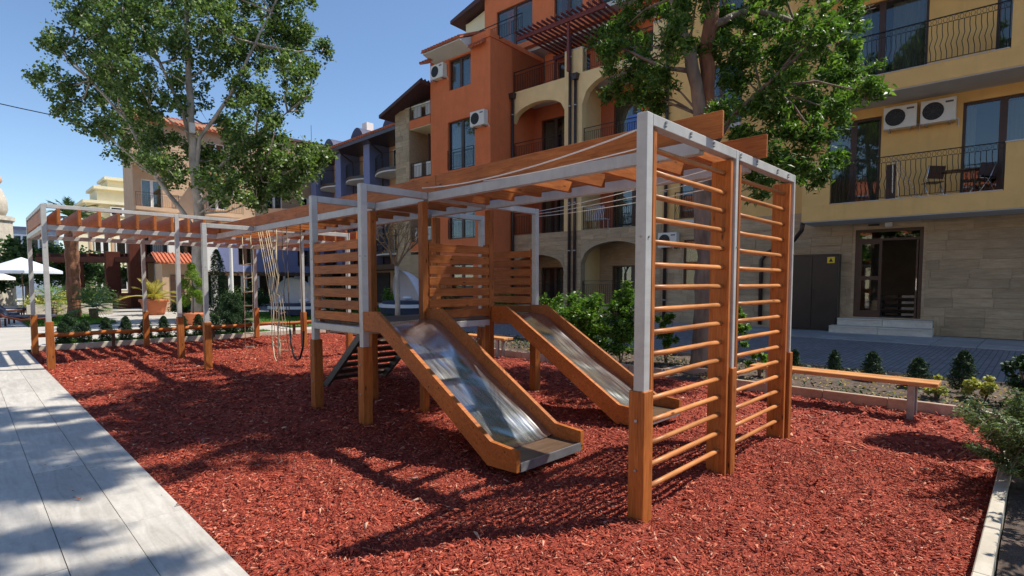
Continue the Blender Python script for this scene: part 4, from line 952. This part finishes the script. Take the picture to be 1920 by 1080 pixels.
# balcony furniture
def chair(label,s,y,z,rz=0,open_=True):
    t=thing('balcony_chair',label,'chair',(s,y,z),'chairs on the balconies');c,sn=math.cos(rz),math.sin(rz)
    R=lambda a,b,h:(s+a*c-b*sn,y+a*sn+b*c,z+h)
    for a in (-.2,.2): MB().tube([R(a,-.25,0),R(a,.05,.45),R(a,.22,.9)],.013,6).tube([R(a,.25,0),R(a,-.02,.45),R(a,-.2,.46)],.013,6).build('leg_frame',CHROME,t,True)
    MB().obox(R(0,-.2,.45),R(0,.2,.45),.4,.02).build('seat',BROWN,t);MB().obox(R(0,.1,.55),R(0,.22,.9),.4,.015,up=(0,1,0)).build('backrest',BROWN,t)
chair('folding chair beside the round table on the lower balcony',.1,.8,4.1,.5)
chair('folding chair at the right end of the lower balcony',-1.0,.6,4.1,2.2)
tb=thing('balcony_table','small dark table on the lower balcony','table',(-.5,1.0,4.1));MB().box((-.95,.7,4.78),(-.1,1.2,4.81)).build('table_top',BROWN,tb)
for a in(-.85,-.2): MB().tube([(a,.95,4.1),(a,.95,4.78)],.02,6).build('leg',BROWN,tb)
dr=thing('drying_rack','folded grey drying rack leaning on the lower balcony railing','drying rack',(1.0,1.1,4.1))
for a,b in ((1.05,.55),(.95,.4)): MB().tube([(a,1.2,5.35),(b,.8,4.12)],.015,6).tube([(a-.0,1.1,5.3),(b+.5,.9,4.12)],.015,6).build('side_frame',CHROME,dr)
MB().box((.98,.9,4.12),(1.22,.95,5.2)).build('folded_panel',BROWN,dr)
for i,(s,z,lb,mm) in enumerate(((12.7,4.12,'white chair standing behind the first floor railing of the right arch',PLAS),(12.15,4.12,'bluish chair behind the first floor railing of the right arch',PARA))):
    t=thing('plastic_chair',lb,'chair',(s,-.5,z),'plastic chairs in the loggia')
    mb=MB()
    for k in range(6):
        x0=s-.25+k*.09;mb.tube([(x0,-.3,z+.35),(x0+.03,-.32,z+.55),(x0-.02,-.33,z+.8),(x0+.02,-.34,z+1.0)],.022,5)
    mb.build('backrest',mm,t,True);MB().box((s-.27,-.8,z+.4),(s+.27,-.33,z+.44)).build('seat',mm,t)
    for a in(-.22,.22):
        for b in(-.75,-.38): MB().tube([(s+a,b,z),(s+a,b,z+.4)],.02,5).build('leg',mm,t)
tagp(box('hanging_towel',(9.55,-.12,8.0),(9.95,-.05,9.0),simple('orange_cloth',(.75,.10,.02),.9)),'orange towel hung over the second floor railing near the ladder wall corner','towel')
tagp(box('hanging_towel',(10.1,-.22,7.75),(10.7,-.18,8.8),simple('blue_cloth',(.10,.20,.50),.9)),'blue cloth behind the second floor railing beside the orange towel','towel')
# roof terrace pergola
rpg=thing('roof_pergola','dark red timber pergola on the roof terrace','pergola',(14,-1,11.2))
RP=simple('dark_red_paint',(.16,.035,.03),.6,0,.15,4,.1)
beam('front_beam',(11.4,.55,13.38),(16.3,.55,13.38),.1,.2,RP,rpg,.01);beam('rear_beam',(11.4,-2.4,13.38),(16.3,-2.4,13.38),.1,.2,RP,rpg,.01)
x=11.5
while x<16.3: beam('slat',(x,-2.65,13.53),(x,1.0,13.53),.06,.1,RP,rpg,.006); x+=.27
for s,y in ((13.35,.45),(16.1,-2.3),(14.9,-1.6),(11.5,-.6)): beam('post',(s,y,11.16),(s,y,13.28),.12,.12,RP,rpg,.008)

# ---------------------------------------------------------------- orange building
ob=thing('orange_apartment_building','orange rendered block projecting from the row with tiled eaves','building',(19.3,-1,0))
wo_=[(18.42,20.02,11.5,13.03),(18.15,20.12,7.45,9.92),(18.15,20.12,3.9,6.3),(18.3,20,.9,2.6)]
wallgrid(17.1,21.45,0,13.4,wo_,1.3,1.6).build('front_wall',ORA,ob)
MB().box((17.1,-2.6,0),(17.4,1.299,13.4)).box((21.15,-6,0),(21.45,1.299,13.4)).box((17.4,-6,0),(21.15,-5.7,13.4)).box((17.1,-2.6,11.0),(17.39,0,13.4)).build('side_wall',ORA,ob)
MB().box((17.4,-2.6,13.2),(21.15,1.29,13.38)).build('roof_terrace',SOFF,ob)
MB().box((17.05,1.15,13.4),(18.3,1.66,13.72)).box((17.05,-2.6,13.4),(17.35,1.149,13.62)).build('parapet',ORA,ob)
for q in wo_:
    setb=window(ob,*q,y=1.42,n=2,curt=True,sill=True)
railing(ob,18.2,20.1,7.5,8.45,1.64,.11,False,True,r=.008);railing(ob,18.2,20.1,3.95,4.9,1.64,.11,False,True,r=.008)
def tileroof(par,s0,s1,y0,z0,y1,z1,m,name='roof',rib=.22,th=.07,sep=False):
    """sloping tiled roof: eave at y0,z0 (front) up to y1,z1"""
    r=MB().prism([(y0,z0),(y1,z1),(y1,z1+th),(y0,z0+th)],0,s0,s1).build(name,m,par)
    mb=MB();x=s0+rib/2
    while x<s1:
        mb.tube([(x,y0+.03,z0+th+.01),(x,y1,z1+th+.01)],rib*.3,6);x+=rib
    mb.build('tile_rows',m,r,True);return r
tileroof(ob,18.3,21.2,2.45,13.42,.6,14.3,TILE)
MB().prism([(1.6,13.1),(2.4,13.36),(2.4,13.42),(1.0,14.0),(1.0,13.2)],0,18.35,21.1).build('soffit',SOFF,ob)
tileroof(ob,17.35,18.28,1.95,13.05,1.5,13.35,TILE,'tile_coping');tileroof(ob,20.9,21.7,2.1,13.1,1.5,13.35,TILE,'tile_coping')
railing(ob,15.6,18.7,13.4,14.24,1.0,.11,False,False)
# upper gable behind with dark eave
MB().box((20.42,-6,13.4),(22.3,-1.9,16.75)).build('penthouse_wall',CREAM,ob)
MB().prism([(20.42,17.25),(22.9,16.72),(22.9,16.9),(20.42,17.55)],1,-6,-1.2).build('penthouse_roof',TILED,ob)
MB().prism([(20.42,16.76),(22.25,16.76),(20.42,17.2)],1,-6,-1.95).build('gable_infill',CREAM,ob)
acunit('air conditioner on the upper orange wall at the top edge of the picture',16.4,16.3,-1.48,.9,.65)
acunit('air conditioner high on the orange block at its left corner',20.6,12.2,1.62,.95,.72)
acunit('air conditioner on the orange block between its two windows',17.7,9.25,1.62,.95,.72)
# ---------------------------------------------------------------- stone bay building
sb=thing('stone_clad_bay_building','beige stone clad bay with dark roof left of the orange block','building',(23,-1,0))
MB().box((23.25,1.3,0),(24.5,1.6,11.3)).box((21.46,-.3,0),(23.24,0,11.3)).box((24.2,-6,0),(24.5,1.299,11.3)).box((23.25,-.3,0),(23.5,1.299,11.3)).box((21.46,1.3,0),(23.24,1.6,3.2)).build('wall',CLAD,sb)
cladding(sb,23.26,24.49,3.6,11.28,[],L=.6,H=.3,y=1.6,limit=100,seed=9);cladding(sb,21.48,23.2,3.6,11.2,[],L=.6,H=.3,y=0,limit=150,seed=12)
for z,h in ((10.14,.46),(6.9,.5),(3.4,.5)):
    s_=MB().box((21.47,.03,z),(23.24,1.62,z+h)).build('balcony_slab',ORA,sb);MB().box((21.48,.04,z-.04),(23.23,1.58,z-.001)).build('soffit',CREAM,s_)
    railing(s_,21.5,23.2,z+h,z+h+.85,1.55,.12,False,False)
    for a,b in ((21.5,21.95),(22.35,22.95)): box('white_panel',(a,1.48,z+h+.08),(b,1.52,z+h+.8),WHITE,s_)
window(sb,21.7,22.7,7.5,9.6,y=.03,room=False);window(sb,21.7,22.7,3.9,6.0,y=.03,room=False)
rf=MB().prism([(25.1,10.95),(21.46,12.1),(21.46,12.28),(25.1,11.13)],1,-2.5,2.3).build('roof',TILED,sb)
mb=MB()
for k in range(20): mb.tube([(25.1,-2.4+k*.24,11.17),(21.47,-2.4+k*.24,12.32)],.06,6)
mb.build('tile_rows',TILED,rf,True);MB().box((21.47,-2.4,11.2),(24.4,1.5,11.4)).build('eave_board',CREAM,sb)
MB().tube([(22.4,.9,7.5),(22.4,.9,9.9)],.07,7).build('folded_parasol',BROWN,sb)
# ---------------------------------------------------------------- blue building
setframe(20.6,28.6,math.pi/2)
bb=thing('blue_apartment_building','blue apartment building with round balconies and red dormer roof beyond the stone bay','building',(7,-3,0))
MB().box((0,-6,0),(15,-1.6,11.5)).build('recessed_wall',PEACH,bb)
for a,b in ((5.7,6.5),(9.85,10.7),(14.0,14.9),(1.2,2.0)): MB().box((a,-1.59,2.9),(b,.02,11.5)).build('pillar',BLU,bb)
for (a,b) in ((2.02,5.68),(6.52,9.83),(10.72,13.98)):
    for z in (9.15,6.35,3.55):
        n=10;poly=[(a+.05,-1.58)]+[(a+.05+(b-a-.1)*i/n,-.35+.55*math.sin(math.pi*i/n)) for i in range(n+1)]+[(b-.05,-1.58)]
        s_=MB().prism(poly[::-1],2,z,z+.1).build('balcony_slab',SOFF,bb);MB().prism(poly[::-1],2,z+.101,z+.3).build('balcony_edge',PIPE,s_)
        mb=MB();
        for i in range(1,40):
            t=i/40;mb.tube([(a+.05+(b-a-.1)*t,-.38+.55*math.sin(math.pi*t),z+.3),(a+.05+(b-a-.1)*t,-.38+.55*math.sin(math.pi*t),z+1.25)],.009,3,False)
        mb.tube([(a+.05+(b-a-.1)*i/n,-.38+.55*math.sin(math.pi*i/n),z+1.27) for i in range(n+1)],.02,4);mb.build('railing',IRON,s_)
        for (c,d_) in ((a+.45,a+1.25),(b-1.25,b-.55)):
            window(bb,c,d_,z+.32,z+2.05,y=-1.62,n=1,fm=WHITE,curt=False,room=False);MB().box((c,-1.66,z+.3),(d_,-1.63,z+2.05)).build('dark_panel',ROOM,bb)  # panel darkened to pass for an unlit room; wall behind is solid
MB().prism([(.75,11.45),(.75,11.7),(-6.5,11.7),(-6.5,11.45)],0,-.4,15.3).build('eave',PIPE,bb)
tileroof(bb,-.4,15.3,.78,11.7,-3.2,13.4,TILE,'roof',.3,.06)
for c in (3.0,7.3,11.6,14.2):
    n=8;poly=[(c-1.0+2.0*i/n,11.9+.95*math.sin(math.pi*i/n)**.7) for i in range(n+1)]
    MB().prism(poly,1,-2.2,.1).build('dormer',SLATE,bb)
for c in (5.3,9.9): MB().box((c,-2.9,13),(c+.7,-2.3,14.3)).build('chimney',WHITE,bb)
for c,e in ((5.0,5.65),(9.2,9.8)): MB().tube([(c-.2,.7,11.5),(c,.2,11.2),(e-.1,-.9,10.9),(e,-1.0,10.4),(e,-1.0,3)],.05,6).build('downpipe',PIPE,bb,True)
MB().box((0,-1.59,0),(15,-1.3,2.9)).build('shop_front',TAN,bb)
for k in range(6):
    a=.5+k*2.4;MB().box((a,-1.29,.2),(a+1.8,-1.2,2.4)).build('shop_window',ROOM,bb)
MB().box((0,-1.2,2.55),(15,.3,2.9)).build('awning_beam',WOODG,bb)
# ---------------------------------------------------------------- tan building (faces the camera end-on)
setframe(22.4,44,math.pi)
tb_=thing('tan_apartment_building','tan and brick apartment building with red tiled roof closing the street behind the poplar','building',(7,-4,0))
ops=[]
for z in (10.3,7.1,3.9):
    for c in (1.2,4.0,8.2,12.3): ops.append((c,c+1.25,z-.5 if c==12.3 else z,z+1.6))
wallgrid(0,14,0,13.1,ops).build('wall',TAN,tb_)
MB().box((0,-3,0),(14,-2.7,13)).box((13.7,-2.7,0),(14,-.301,13)).box((0,-2.7,0),(.3,-.301,13)).build('rear_wall',TAN,tb_)
for o in ops: window(tb_,*o,n=2,fm=WHITE,curt=True,room=True)
for z in (9.55,6.5,3.3):
    for a,b in ((11.6,14.1),(7.4,9.9)):
        s_=MB().box((a,.001,z),(b,1.2,z+.22)).build('balcony_slab',TAN,tb_);railing(s_,a,b,z+.22,z+1.15,1.15,.12,False,False)
for z in (9.4,6.4,3.4):
    n=10;poly=[(2.6,.001)]+[(2.6+2.6*i/n,.2+1.1*math.sin(math.pi*i/n)) for i in range(n+1)]+[(5.2,.001)]
    MB().prism(poly[::-1],2,z,z+1.1).build('bulging_balcony',PEACH,tb_)
tileroof(tb_,5.8,14.4,.5,12.6,-3.2,13.9,TILE,'roof',.3,.08);MB().box((-.2,-3.2,13.1),(5.8,.3,13.3)).build('flat_roof_edge',TILED,tb_)
for s in (4.5,1.2,5.6): MB().tube([(s,-.5,13.2),(s,-.5,14.9)],.02,4).build('aerial',IRON,tb_)
# blue-white low shop building
setframe(19.9,40,math.pi)
bs=thing('blue_shop_building','low blue and white shop building with timber awning behind the swings','building',(4,-2,0))
ops=[(5.3,6.3,2.9,4.2),(1.2,2.1,2.9,4.1),(9,10,2.9,4.2)]
wallgrid(0,7.6,2.35,5.4,ops).build('upper_wall',BLU,bs);wallgrid(7.61,10.5,2.35,5.4,[(9,10,2.9,4.2)]).build('white_wall',WHITE,bs)
for o in ops: window(bs,*o,n=2,fm=BROWN,curt=False)
MB().box((0,-3.9,0),(10.5,-3.5,5.4)).box((0,-3.9,5.4),(10.5,.1,5.55)).build('rear_wall',WHITE,bs)
for k in range(6): MB().box((k*1.9+.1,-.25,-.05),(k*1.9+.35,.0,2.35)).build('column',SOFF,bs)
for k in range(5): window(bs,k*1.9+.36,k*1.9+1.99,.05,2.3,y=-.18,n=2,fm=WHITE,curt=False)
aw=MB()
for k in range(26): aw.obox((k*.42,-.2,2.4),(k*.42,1.3,2.3),.08,.1)
aw.obox((0,1.2,2.2),(10.5,1.2,2.2),.1,.14);aw.build('awning',WOODG,bs)
# kiosk with tiled roof
setframe(9.6,36,math.pi)
ks=thing('tiled_kiosk','small kiosk with an orange tiled roof behind the potted palm','kiosk',(.7,-.7,0))
MB().box((0,-1.5,0),(1.5,0,2.75)).build('wall',TAN,ks);tileroof(ks,-.2,1.8,.3,2.75,-1,3.35,TILE,'roof',.2,.05);box('door',(.4,.002,.1),(1.1,.04,2.1),BROWN,ks)
# cream stepped building
setframe(12.2,62,math.pi)
cr=thing('cream_stepped_building','cream apartment building with stepped terraces in the far left background','building',(2,-3,0))
for i,(a,b,z0,z1) in enumerate(((0,4.6,0,7.6),(0,3.9,7.62,9.2),(0,3.0,9.22,10.6),(0,2.1,10.62,11.6))):
    MB().box((a,-5,z0),(b,-.5*i,z1)).build('storey',CREAM,cr);MB().box((a-.1,-5,z1-.25),(b+.3,.5-.5*i,z1+.01)).build('terrace_edge',CREAM,cr)
for (a,b,z0,z1) in ((.3,1.9,4.3,5.8),(2.4,3.5,4.3,5.8),(.3,2.2,7.9,8.7),(2.6,3.5,1,2.6),(.3,1.9,1,2.6)):
    w_=window(cr,a,b,z0,z1,y=.02,n=2,fm=WHITE,curt=False,room=False);MB().box((a,.001,z0),(b,.018,z1)).build('dark_panel',ROOM,w_)  # interior shade is only a dark panel on the solid storey
for k in (2.05,3.7): MB().box((k,.001,0),(k+.16,.05,7.4)).build('pilaster',PEACH,cr)
# left ornamental tower
setframe()
lt_=thing('ornamental_tower','pale ornamental stone turret at the extreme left edge','tower',(1.7,54.8,0))
MB().lathe([(1.15,0),(1.15,6.1),(1.3,6.2),(1.3,6.5)],(1.75,54.9,0),10).build('shaft',KERBW,lt_)
MB().lathe([(.8,6.5),(1.0,7.0),(.95,7.8),(.75,8.4),(.5,8.8)],(1.7,54.9,0),12).build('dome',KERBW,lt_,True)
MB().lathe([(.5,8.8),(.72,9.1),(.6,9.5),(.3,9.9),(.12,10.4),(.02,10.9)],(1.75,54.9,0),10).build('pinnacle',TAN,lt_,True)
fb=thing('distant_blue_block','low blue grey block on the far left skyline','building',(5,82,0))
MB().box((3.3,80,0),(8,90,7.5)).build('wall',simple('blue_grey_wall',(.22,.27,.35),.8),fb);MB().box((3.1,79.8,7.5),(8.2,90,7.8)).build('roof',SLATE,fb)
for k in range(6): box('window',(3.6+k*.7,79.95,5.6),(4.1+k*.7,79.99,6.8),GLASS,fb)
# power line
tagp(tub('power_line',sag((-14,40,13.5),(5.2,27.6,8.0),.5),.02,BLACK),'thin dark overhead cable crossing the sky at the left','cable')

# ---------------------------------------------------------------- left garden
rt=thing('red_timber_arbour','dark red timber arbour with heavy posts behind the left pergola','arbour',(7,44,0))
def L(u):return u
for (x,y,w_,h) in ((5.6,45.7,.35,3.3),(7.1,44.1,.8,3.7),(8.3,43.0,1.0,4.3),(9.6,41.6,.4,3.6),(10.1,41.1,.4,3.6)): box('post',(x-w_/2,y-.25,-.1),(x+w_/2,y+.25,h),WOODD,rt,.02)
beam('main_beam',(3.6,47.6,3.2),(10.3,41,3.2),.3,.35,WOODD,rt,.02);beam('main_beam',(4.6,48.6,3.2),(11.3,42,3.2),.3,.35,WOODD,rt,.02)
for k in range(12): beam('rafter',(3.6+k*.58,47.4-k*.57,3.5),(5.2+k*.58,49-k*.57,3.5),.1,.2,WOODD,rt,.01)
def fan(label,x,y,z,n,L_,m,name='fan_palm',trunk=None,feather=False,cat='palm',spread=1.0,stems=BARKT):
    t=thing(name,label,cat,(x,y,0));
    if trunk: 
        mb=MB();k=14;mb.tube([(x,y,z*i/k-.05) for i in range(k+1)],[trunk*(1+.18*(i%2)) for i in range(k+1)],9,True,.1);mb.build('trunk',stems,t)
    for k in range(n):
        a=6.28*k/n+random.uniform(-.3,.3);el=random.uniform(.15,1.3)*spread
        d=Vector((math.cos(a)*math.cos(el),math.sin(a)*math.cos(el),math.sin(el)));V=[];q=[];base=Vector((x,y,z));l=L_*random.uniform(.75,1.1)
        P=[base+d*l*t_-Vector((0,0,.45*l*t_*t_)) for t_ in np.linspace(0,1,9)]
        mb=MB();mb.tube(P,[.015*l]*5+[.01*l]*4,4)
        sd=d.cross(Vector((0,0,1))).normalized()
        if feather:
            for i in range(2,9):
                for s_ in(-1,1):
                    for e in(0,.5):
                        p=P[i-1].lerp(P[i],e);f=p+sd*s_*l*.22*(1.1-i/9)+d*l*.16-Vector((0,0,.06*l));w2=d*.02*l;mb.add([p-w2,p+w2,f],[(0,1,2)])
        else:
            p=P[5]
            for i in range(13):
                th=(i-6)*.2;dd=(P[6]-P[4]).normalized();f=p+(dd*math.cos(th)+sd*math.sin(th))*l*.5-Vector((0,0,.06*l));pp=sd*.02*l;mb.add([p-pp,p+pp,f+pp*.3,f-pp*.3],[(0,1,2,3)])
        mb.build('frond',m,t)
    return t
fan('low bushy fan palm on the lawn in front of the arbour',4.1,30.1,.55,26,1.35,LPALM,trunk=.16)
fan('tall palm with brown trunk seen between the far pergola posts',3.6,31.6,4.6,26,1.7,LPALM,name='tall_palm',trunk=.24,feather=True,stems=BARKR)
fan('small bright palm beside the left pergola corner',3.0,33.5,.8,18,1.1,LPALM,trunk=.15)
def pot(label,x,y,r,h,name,cat='pot'):
    t=thing(name,label,cat,(x,y,0));MB().lathe([(r*.72,0),(r*.8,h*.2),(r*.95,h*.8),(r*1.08,h*.82),(r*1.08,h),(r*.95,h),(r*.9,h*.9),(.01,h*.88)],(x,y,0),18).build('pot_body',TERRA,t,True)
    box('soil',(x-r*.6,y-r*.6,h*.86),(x+r*.6,y+r*.6,h*.9),SOIL,t);return t
pot('large square looking terracotta pot holding the yellow palm',6.95,32.7,.62,.8,'large_pot')
fan('yellowish palm with arching fronds in the large terracotta pot',6.95,32.7,.8,20,1.9,LPALMY,name='potted_palm',feather=True,spread=1.15)
pot('round terracotta pot holding the cloud pruned conifer',6.3,23.6,.36,.46,'round_pot')
cp=thing('cloud_pruned_conifer','bright green cloud pruned conifer in the round terracotta pot','conifer',(6.3,23.6,.4))
MB().tube([(6.3,23.6,.4),(6.33,23.6,1.2),(6.28,23.6,2.1)],[.03,.025,.015],6).build('trunk',BARKT,cp)
C=[]
for (dx,dy,z,r) in ((-.3,.1,.95,.26),(.3,-.1,1.0,.24),(0,0,1.3,.25),(.22,-.15,1.65,.2),(-.22,.2,1.6,.24),(0,0,1.95,.26),(0,.02,2.25,.16),(.1,-.3,1.2,.18)): C.append(ball((6.3+dx,23.6+dy,z),r,1500,.4))
mk('foliage',leaves(np.concatenate(C),.06,.02,LYEL2,'foliage'),cp)
bush('round_bush','dark rounded bush at the foot of the poplar',8.6,26.5,1.0,.8,LCON,3500,.09,.05)
bush('round_bush','low green bush left of the poplar trunk behind the potted conifer',7.3,27.6,1.1,.8,LFAR,3500,.09,.05)
for i,(x,y,h,r) in enumerate(((10.8,31,1.3,1.3),(12.8,29.5,1.2,1.3),(14.8,27.6,1.4,1.2),(17,25.6,1.3,1.2),(18.6,22.3,1.5,1.3),(18.9,19.6,1.3,1.1))):
    bush('hedge_bush',['leftmost bush of the hedge behind the lawn beside the white pole','second hedge bush behind the lawn right of the white pole','third hedge bush behind the left daybed','fourth hedge bush between the two daybeds','fifth hedge bush behind the right daybed','last hedge bush near the stone bay building'][i],x,y,h,r,LLAU if i%2 else LFAR,4500,.12,.06,group='hedge behind the lawn')
bush('flower_bed_bush','low mixed bush with yellow leaves beyond the left lawn',3.4,36.5,1.1,1.5,LYEL,3500,.12,.07);bush('flower_bed_bush','green bush beyond the lawn below the arbour',5.2,39.5,1.4,1.5,LFAR,3500,.14,.08)
def bigtree(label,x,y,h,r,m=LFAR,n=34):
    t=thing('background_tree',label,'tree',(x,y,0),'dark trees behind the left garden');mb=MB();limbs(mb,[([(x,y,-.1),(x,y,h*.6)],.18,.1)],7);mb.build('trunk',BARK,t,True);C=[]
    for s_ in ball((x,y,h*.62),1,n,.3,(r,r,h*.36)): C.append(ball(s_,r*.32,110,.1))
    mk('crown',leaves(np.concatenate(C),.24,.2,m),t)
for i,(x,y,h,r) in enumerate(((3.2,50,4.6,2),(5.4,52.5,4.4,2.2),(7.2,55,4.2,2),(1.2,51,3.8,1.8),(9.6,47.5,3.4,1.4))):
    bigtree(['dark tree left of the tall palm beyond the parasol','dark tree right of the tall palm behind the arbour beam','dark tree in front of the cream building','low dark tree at the extreme left below the turret','dark tree behind the right end of the arbour'][i],x,y,h,r)
# parasol
def parasol(label,x,y,h,r,m=PARA):
    t=thing('parasol',label,'parasol',(x,y,0),'parasols at the left');MB().tube([(x,y,0),(x,y,h)],.03,8).build('pole',WOODG,t)
    mb=MB();mb.v=[(x,y,h)]
    for k in range(8):
        a=6.28*k/8;mb.v.append((x+r*math.cos(a),y+r*math.sin(a),h-.75))
    for k in range(8):
        a=6.28*k/8;mb.v.append((x+r*math.cos(a),y+r*math.sin(a),h-.9))
    mb.f=[(0,1+k,1+(k+1)%8) for k in range(8)]+[(1+k,9+k,9+(k+1)%8,1+(k+1)%8) for k in range(8)];mb.build('canopy',m,t)
    MB().tube([(x,y,0),(x,y,.12)],.3,10).build('base',DSTEEL,t)
parasol('open pale blue parasol at the far left behind the pergola corner',2.4,40.3,3.05,1.75)
parasol('white parasol partly cut by the left picture edge',.6,43.5,2.7,1.7,WHITE)
def lounger(label,x,y,rz):
    t=thing('sun_lounger',label,'lounger',(x,y,0),'timber loungers at the left',rz);c,s_=math.cos(rz),math.sin(rz);R=lambda a,b,z:(x+a*c-b*s_,y+a*s_+b*c,z)
    for b in(-.3,.3): MB().tube([R(-1.0,b,1.35),R(-.75,b,.85),R(-.4,b,.4),R(.1,b,.25),R(1,b,.32)],.045,6).build('side_rail',WOODD,t,True)
    MB().obox(R(-.9,0,1.2),R(-.35,0,.42),.56,.06).obox(R(-.33,0,.4),R(1,0,.38),.56,.07).build('cushion',FABB,t)
    for a in(-.5,.8):
        for b in(-.3,.3): box('leg',(R(a,b,0)[0]-.03,R(a,b,0)[1]-.03,0),(R(a,b,0)[0]+.03,R(a,b,0)[1]+.03,.3),WOODD,t)
lounger('dark red timber lounger with raised back behind the left corner post',1.5,27.2,-.3);lounger('second timber lounger at the left picture edge',.6,29.6,-.3);lounger('third timber lounger further back by the parasol',1.3,36,-.2)
pb=thing('planter_box','dark red timber planter box under the arbour','planter',(7.3,42.2,0));box('box_body',(6.9,41.6,0),(7.6,42.3,1.0),WOODD,pb,.02)
# low wall/terrace
tagp(MB().box((2.2,35.2,0),(5.6,35.6,.55)).build('garden_wall',KERBW),'low pale stone garden wall behind the left lawn','wall')
# white pole
wp=thing('white_pole','tall white pole left of the hanging ropes','pole',(11,33.5,0));MB().tube([(11,33.5,0),(10.98,33.5,4.2)],.09,10).build('pole_shaft',WHITE,wp);MB().lathe([(.16,0),(.16,.12),(.1,.14)],(11,33.5,0),10).build('pole_base',WHITE,wp)
# clam daybeds
def daybed(label,x,y,rz,sc=1):
    t=thing('clam_daybed',label,'daybed',(x,y,0),'white clam shaped daybeds on the lawn',rz);c,s_=math.cos(rz),math.sin(rz)
    def R(a,b,z): a*=sc;b*=sc;return (x+a*c-b*s_,y+a*s_+b*c,z*sc)
    # hood: open dome, mouth towards -b
    v=[];f=[];n=16;m_=8;rings=[]
    for j in range(m_+1):
        ph=math.pi*.5*j/m_
        for i in range(n+1):
            th=math.pi*i/n
            a=1.0*math.cos(th)*(1-.15*math.sin(ph)**2);hz=1.3*math.sin(th)*math.cos(ph);b=.15+1.05*math.sin(th)*math.sin(ph)
            v.append(R(a,b-.35+(.35*(1-math.sin(th))),.35+hz))
    for j in range(m_):
        for i in range(n):
            a=j*(n+1)+i;f.append((a,a+1,a+n+2,a+n+1))
    nb=len(v);v+= [(p[0],p[1],p[2]-.03) for p in v];f+=[tuple(k+nb for k in q[::-1]) for q in f]
    mb=MB();mb.v=v;mb.f=f;mb.build('hood',FABW,t,True)
    mb=MB();poly=[R(1.02*math.cos(a),.75*math.sin(a)-.05,0)[:2] for a in np.linspace(0,6.28,21)[:-1]];mb.prism([tuple(p) for p in poly],2,.12*sc,.34*sc);mb.build('base',FABB,t)
    mb=MB();poly=[R(1.08*math.cos(a),.8*math.sin(a)-.05,0)[:2] for a in np.linspace(0,6.28,21)[:-1]];mb.prism([tuple(p) for p in poly],2,.345*sc,.46*sc);mb.build('rim',FABW,t)
    mb=MB();poly=[R(.95*math.cos(a),.68*math.sin(a)-.05,0)[:2] for a in np.linspace(0,6.28,21)[:-1]];mb.prism([tuple(p) for p in poly],2,.461*sc,.56*sc);mb.build('mattress',FABB,t)
    mb=MB();mb.lathe([(.05,-.1),(.16,-.06),(.18,0),(.16,.06),(.05,.1)],R(.45,-.1,.68),10,1.5,1);mb.build('pillow',FABW,t,True)
daybed('white clam daybed on the lawn left of the tower panel',11.2,25.6,-TH,1.15)
daybed('white clam daybed behind the tower seen through its opening',15.0,22.0,-TH-.9,1.35)

setframe(-24,32,-math.pi/2)
op=thing('opposite_apartment_building','orange and cream apartment building across the garden, outside the picture to the left','building',(30,-3,0))
oo=[(c,c+1.6,z,z+1.9) for z in (1,4.2,7.4) for c in range(3,60,5)]
wallgrid(0,62,0,6.5,[o for o in oo if o[2]<5]).build('lower_wall',CREAM,op);wallgrid(0,62,6.51,10.5,[o for o in oo if o[2]>5]).build('upper_wall',ORA,op)
MB().box((0,-7,0),(62,-6.7,10.5)).build('rear_wall',CREAM,op);tileroof(op,-.5,62.5,.8,10.5,-4,12.8,TILE,'roof',.4,.08)
for o in oo: MB().box((o[0],-.2,o[2]),(o[1],-.15,o[3])).build('window',ROOM,op)
setframe()
for i,(x,y,h,r) in enumerate(((-12,6,8,2.6),(-14,-4,7,2.4),(-11,16,7.5,2.4))):
    bigtree(['round tree across the garden level with the ladder wall, outside the picture','round tree across the garden behind the camera, outside the picture','round tree across the garden near the far pergola, outside the picture'][i],x,y,h,r,LASH,30)
